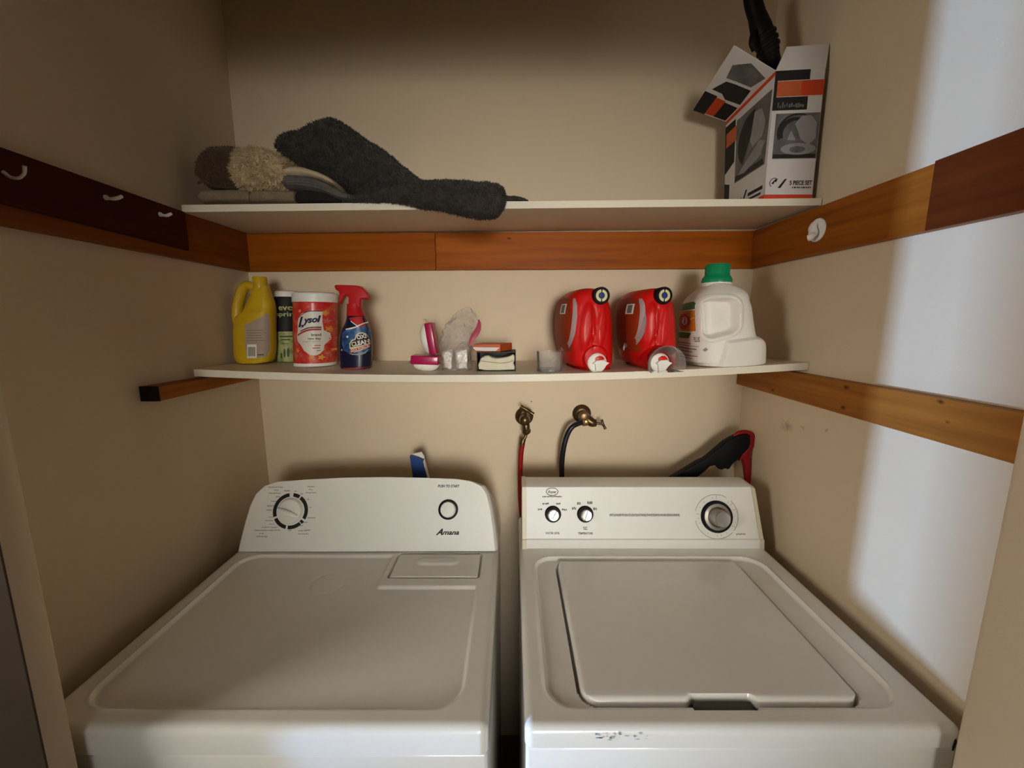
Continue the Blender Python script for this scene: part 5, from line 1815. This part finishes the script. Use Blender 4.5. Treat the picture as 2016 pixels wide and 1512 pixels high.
# black tool standing in the box
tl_ = thing('tool_handle', 'black ribbed tool handle sticking up out of the open box', 'tool', at(1520, 200, 1.14))
bm = B()
tp = 1.14
tube(bm, [at(1535, 330, tp), at(1526, 200, tp), at(1521, 140, tp), at(1513, 100, tp)], [.017, .019, .021, .022], 20, .9)
build(bm, 'shaft', M['black'], tl_)
bm = B()
tube(bm, [at(1515, 108, tp), at(1508, 84, tp), at(1498, 56, tp), at(1490, 30, tp), at(1483, 6, tp), at(1478, -16, tp)], [.023, .025, .024, .020, .020, .018], 20, .9)
build(bm, 'grip', M['black'], tl_)
for k, (x, y) in enumerate(((1512, 96), (1509, 84), (1505, 72))):
    bm = B()
    tube(bm, [at(x + 1, y + 3, tp), at(x, y, tp), at(x - 1, y - 3, tp)], [.0262, .0272, .0262], 20, .9, m=2)
    build(bm, 'grip_ring', M['black'], tl_)
bm = B()
tube(bm, [at(1485, 100, tp - .012), at(1481, 84, tp - .014), at(1483, 68, tp - .012), at(1489, 60, tp - .008)], [.006, .008, .007, .005], 12)
build(bm, 'trigger', M['black'], tl_)

# ================================================================ taps and hoses
def valve(name, label, c, escut=.030):
    t_ = thing(name, label, 'valve', c)
    bm = B()
    lathe(bm, c, (0, -1, 0), [(0, 0), (escut, 0), (escut, .003), (escut * .92, .007), (escut * .70, .011), (escut * .5, .013), (0, .0135)], 40)
    build(bm, 'wall_plate', M['dark_metal'], t_)
    return t_


p = at(1032, 819, YB)
v1 = valve('tap_valve', 'tarnished brass wall tap with its handle on top, feeding the red hose', Vector((p.x, YB - .0005, p.z)))
c = Vector((p.x, YB, p.z))
k_ = lambda px, py, d: at(px, py, d)
bm = B()
lathe(bm, c, (0, -1, 0), [(0, 0), (.012, 0), (.012, .03), (.0165, .033), (.0175, .05), (.0155, .064), (.008, .069), (0, .07)], 28)
tube(bm, [c + Vector((0, -.048, .0)), c + Vector((.004, -.052, -.018)), c + Vector((.005, -.053, -.030))], [.0125, .012, .0115], 20)
build(bm, 'valve_body', M['dark_metal'], v1)
bm = B()
lathe(bm, c + Vector((.005, -.053, -.028)), (0, 0, -1), [(0, 0), (.0125, 0), (.0145, .004), (.0145, .011), (.011, .016), (.007, .019), (0, .019)], 8)
build(bm, 'hose_nut', M['dark_metal'], v1)
bm = B()
tube(bm, [c + Vector((.002, -.052, .008)), c + Vector((.004, -.058, .026)), c + Vector((.006, -.060, .033))], [.006, .004, .004], 12)
hx = c + Vector((.006, -.061, .034))
tube(bm, [hx + Vector((-.020, 0, .011)), hx + Vector((-.010, 0, .006)), hx, hx + Vector((.012, 0, -.008)), hx + Vector((.021, 0, -.014))], [.006, .005, .0062, .005, .006], 12)
build(bm, 'handle', M['dark_metal'], v1)
h1 = thing('supply_hose', 'red rubber supply hose dropping from the left wall tap behind the washer', 'hose', k_(1024, 945, 1.235))
bm = B()
e0 = c + Vector((.005, -.053, -.045))
e1 = k_(1030, 866, 1.243)
tube(bm, [e0, lerp(e0, e1, .4) + Vector((.002, 0, 0)), lerp(e0, e1, .75) + Vector((.0015, 0, 0)), e1], [.0048, .0052, .0056, .0058], 14)
build(bm, 'metal_elbow', M['dark_metal'], h1)
bm = B()
ax = (k_(1028, 874, 1.242) - e1)
lathe(bm, e1 - ax.normalized() * .004, ax, [(0, 0), (.0075, 0), (.0088, .004), (.0082, .012), (.0088, .017), (.0078, .021), (0, .021)], 16)
build(bm, 'ferrule', M['dark_metal'], h1)
M['red_rubber'] = mat('red_rubber', (0.30, 0.004, 0.004, 1), 0.4, var=0.05, coat=.1)
M['black_rubber'] = mat('black_rubber', (0.007, 0.007, 0.012, 1), 0.35, var=0.1, coat=.15)
bm = B()
tube(bm, [k_(1029, 873, 1.242), k_(1026, 892, 1.243), k_(1024.5, 920, 1.245), k_(1024, 950, 1.247), k_(1025, 990, 1.248), k_(1030, 1040, 1.25), k_(1032, 1100, 1.25)], .0078, 18)
build(bm, 'hose', M['red_rubber'], h1)

p = at(1145, 814, YB)
c = Vector((p.x, YB, p.z))
v2 = valve('tap_valve', 'tarnished brass wall tap with its handle to the right, feeding the black hose', Vector((p.x, YB - .0005, p.z)), .0305)
bm = B()
lathe(bm, c, (0, -1, 0), [(0, 0), (.012, 0), (.013, .03), (.017, .034), (.018, .05), (.014, .062), (0, .066)], 28)
tube(bm, [c + Vector((.0, -.046, 0)), c + Vector((.016, -.050, -.012)), c + Vector((.026, -.052, -.017)), c + Vector((.034, -.053, -.018))], [.016, .0155, .0145, .012], 18)
lathe(bm, c + Vector((.030, -.053, -.018)), (1, 0, -.05), [(0, 0), (.0135, 0), (.0135, .005), (.0105, .008), (0, .009)], 6)
build(bm, 'valve_body', M['dark_metal'], v2)
bm = B()
tube(bm, [c + Vector((.038, -.053, -.019)), c + Vector((.050, -.054, -.020)), c + Vector((.057, -.054, -.021))], [.004, .0035, .004], 12)
hx = c + Vector((.058, -.054, -.021))
tube(bm, [hx + Vector((-.004, 0, .013)), hx + Vector((-.001, 0, .007)), hx, hx + Vector((.005, 0, -.008)), hx + Vector((.009, 0, -.016))], [.0045, .0038, .0050, .0038, .0048], 12)
build(bm, 'handle', M['dark_metal'], v2)
n0 = c + Vector((.004, -.055, -.012))
ax = (k_(1139, 831, 1.236) - n0).normalized() + Vector((-.55, -.1, -.25))
bm = B()
lathe(bm, n0 - ax.normalized() * .004, ax, [(0, 0), (.0135, 0), (.0150, .003), (.0150, .008), (.0135, .010), (.0135, .015), (.011, .018), (0, .018)], 28)
build(bm, 'hose_nut', M['brass'], v2)['label'] = 'bright brass hose nut'
n1 = n0 + ax.normalized() * .012
h2 = thing('supply_hose', 'black rubber supply hose curving from the right wall tap behind the washer', 'hose', k_(1106, 945, 1.235))
bm = B()
tube(bm, [n1, k_(1127, 840, 1.232), k_(1116, 858, 1.231), k_(1109, 884, 1.231), k_(1106, 912, 1.24), k_(1106, 940, 1.25), k_(1107, 1000, 1.252), k_(1108, 1060, 1.252)], [.0075, .0085, .0085, .0085], 18)
build(bm, 'hose', M['black_rubber'], h2)
# anchor hole beside the tap, drawn as a small dark stud
pz = at(1046, 790.5, YB)
o = build(lathe(B(), (pz.x, YB, pz.z), (0, -1, 0), [(0, 0), (.0022, 0), (.0018, .002), (0, .0022)], 12), 'wall_hole', M['dark_metal'])
tag(o, 'tiny dark screw in the wall just above the left tap', 'screw')

# ================================================================ things wedged behind the machines
M['blue_card'] = mat('blue_printed_card', (0.008, 0.045, 0.20, 1), 0.4, var=0.12, vscale=30)
p_ = lambda px, py, d: at(px, py, d)
dC = 1.19
ct = thing('blue_carton', 'blue and white carton leaning behind the dryer console', 'carton', Vector((at(835, 940, dC).x + .01, dC + .012, ZT)))
lo = [(843, 1010), (812, 900), (806.5, 898), (823, 890.5), (831, 905.5), (832.5, 907)]
A0, A1 = p_(806.5, 898.5, dC), p_(832.5, 908, dC)
B0, B1 = p_(812.5, 938, dC), p_(839.5, 938, dC)
k0 = (ZT + .001 - A0.z) / (B0.z - A0.z)
D0, D1 = A0 + (B0 - A0) * k0, A1 + (B1 - A1) * ((ZT + .001 - A1.z) / (B1.z - A1.z))
bm = B()
Am = p_(821, 902.5, dC)
prism(bm, [D0, D1, A1, Am, A0], (0, .022, 0), .0008)
cbd = build(bm, 'carton', M['blue_card'], ct, False)
bm = B()
prism(bm, [A0 + Vector((0, .0175, .0005)), Am + Vector((0, .0175, .0005)), A1 + Vector((0, .0175, .001)), p_(836, 899, dC + .0175), p_(829.5, 889.5, dC + .0175)], (0, .0012, 0), .0)
prism(bm, [A1 + Vector((.0005, .001, 0)), D1 + Vector((.0005, .001, 0)), D1 + Vector((.0045, .001, 0)), A1 + Vector((.0025, .001, 0))], (0, .02, 0), .0)
build(bm, 'white_edge', M['card'], ct, False)['label'] = 'white torn card edge'

# black wand with a red hooked head, leaning in the right corner behind the washer console
M['wand_red'] = mat('dark_red_plastic', (0.30, 0.004, 0.008, 1), 0.4, var=0.06)
dW = 1.205
wd = thing('cleaning_wand', 'black wand with a red hooked head leaning in the corner behind the washer', 'tool', p_(1340, 960, dW))
bm = B()
s_pts = [(1325, 941), (1372, 941), (1389, 928), (1398, 919), (1408, 916.5), (1413, 919), (1417, 924.5), (1422, 925.5), (1428, 922.5), (1434, 925), (1438, 922), (1443, 914), (1452, 907), (1462, 895), (1474, 884), (1478, 874), (1478, 862), (1473, 855), (1464, 856), (1452, 858.5), (1441, 864), (1428, 872), (1414, 884), (1395, 900), (1388, 905), (1378, 909)]
low = [p_(1282, 972, dW), p_(1325, 972, dW)]
pts = [p_(*q_, dW) for q_ in s_pts]
z_rest = ZT + .004
a_l = p_(1325, 941, dW) + (p_(1325, 941, dW) - p_(1378, 909, dW)) * 0.9
a_r = p_(1372, 941, dW) + (p_(1372, 941, dW) - p_(1398, 919, dW)) * 1.6
prism(bm, [a_l, a_r] + pts[1:], (0, .026, 0), .004, 3)
build(bm, 'wand', M['black'], wd)
bm = B()
tube(bm, [p_(1443, 863, dW + .012), p_(1450, 854.5, dW + .012), p_(1462, 850.5, dW + .012), p_(1474, 852.5, dW + .012), p_(1483, 861, dW + .013), p_(1488, 869, dW + .014)], [.004, .006, .0065, .0075, .009, .006], 16)
prism(bm, [p_(x, y, dW + .004) for x, y in ((1476, 858), (1484, 862), (1491, 869), (1489, 874), (1485, 880), (1480, 886), (1478.5, 900), (1479.5, 915), (1480, 942), (1482, 985), (1474, 985), (1469.5, 942), (1466, 915), (1462, 904), (1456, 908), (1462, 893), (1474, 882))], (0, .018, 0), .003, 3)
build(bm, 'red_head', M['wand_red'], wd)
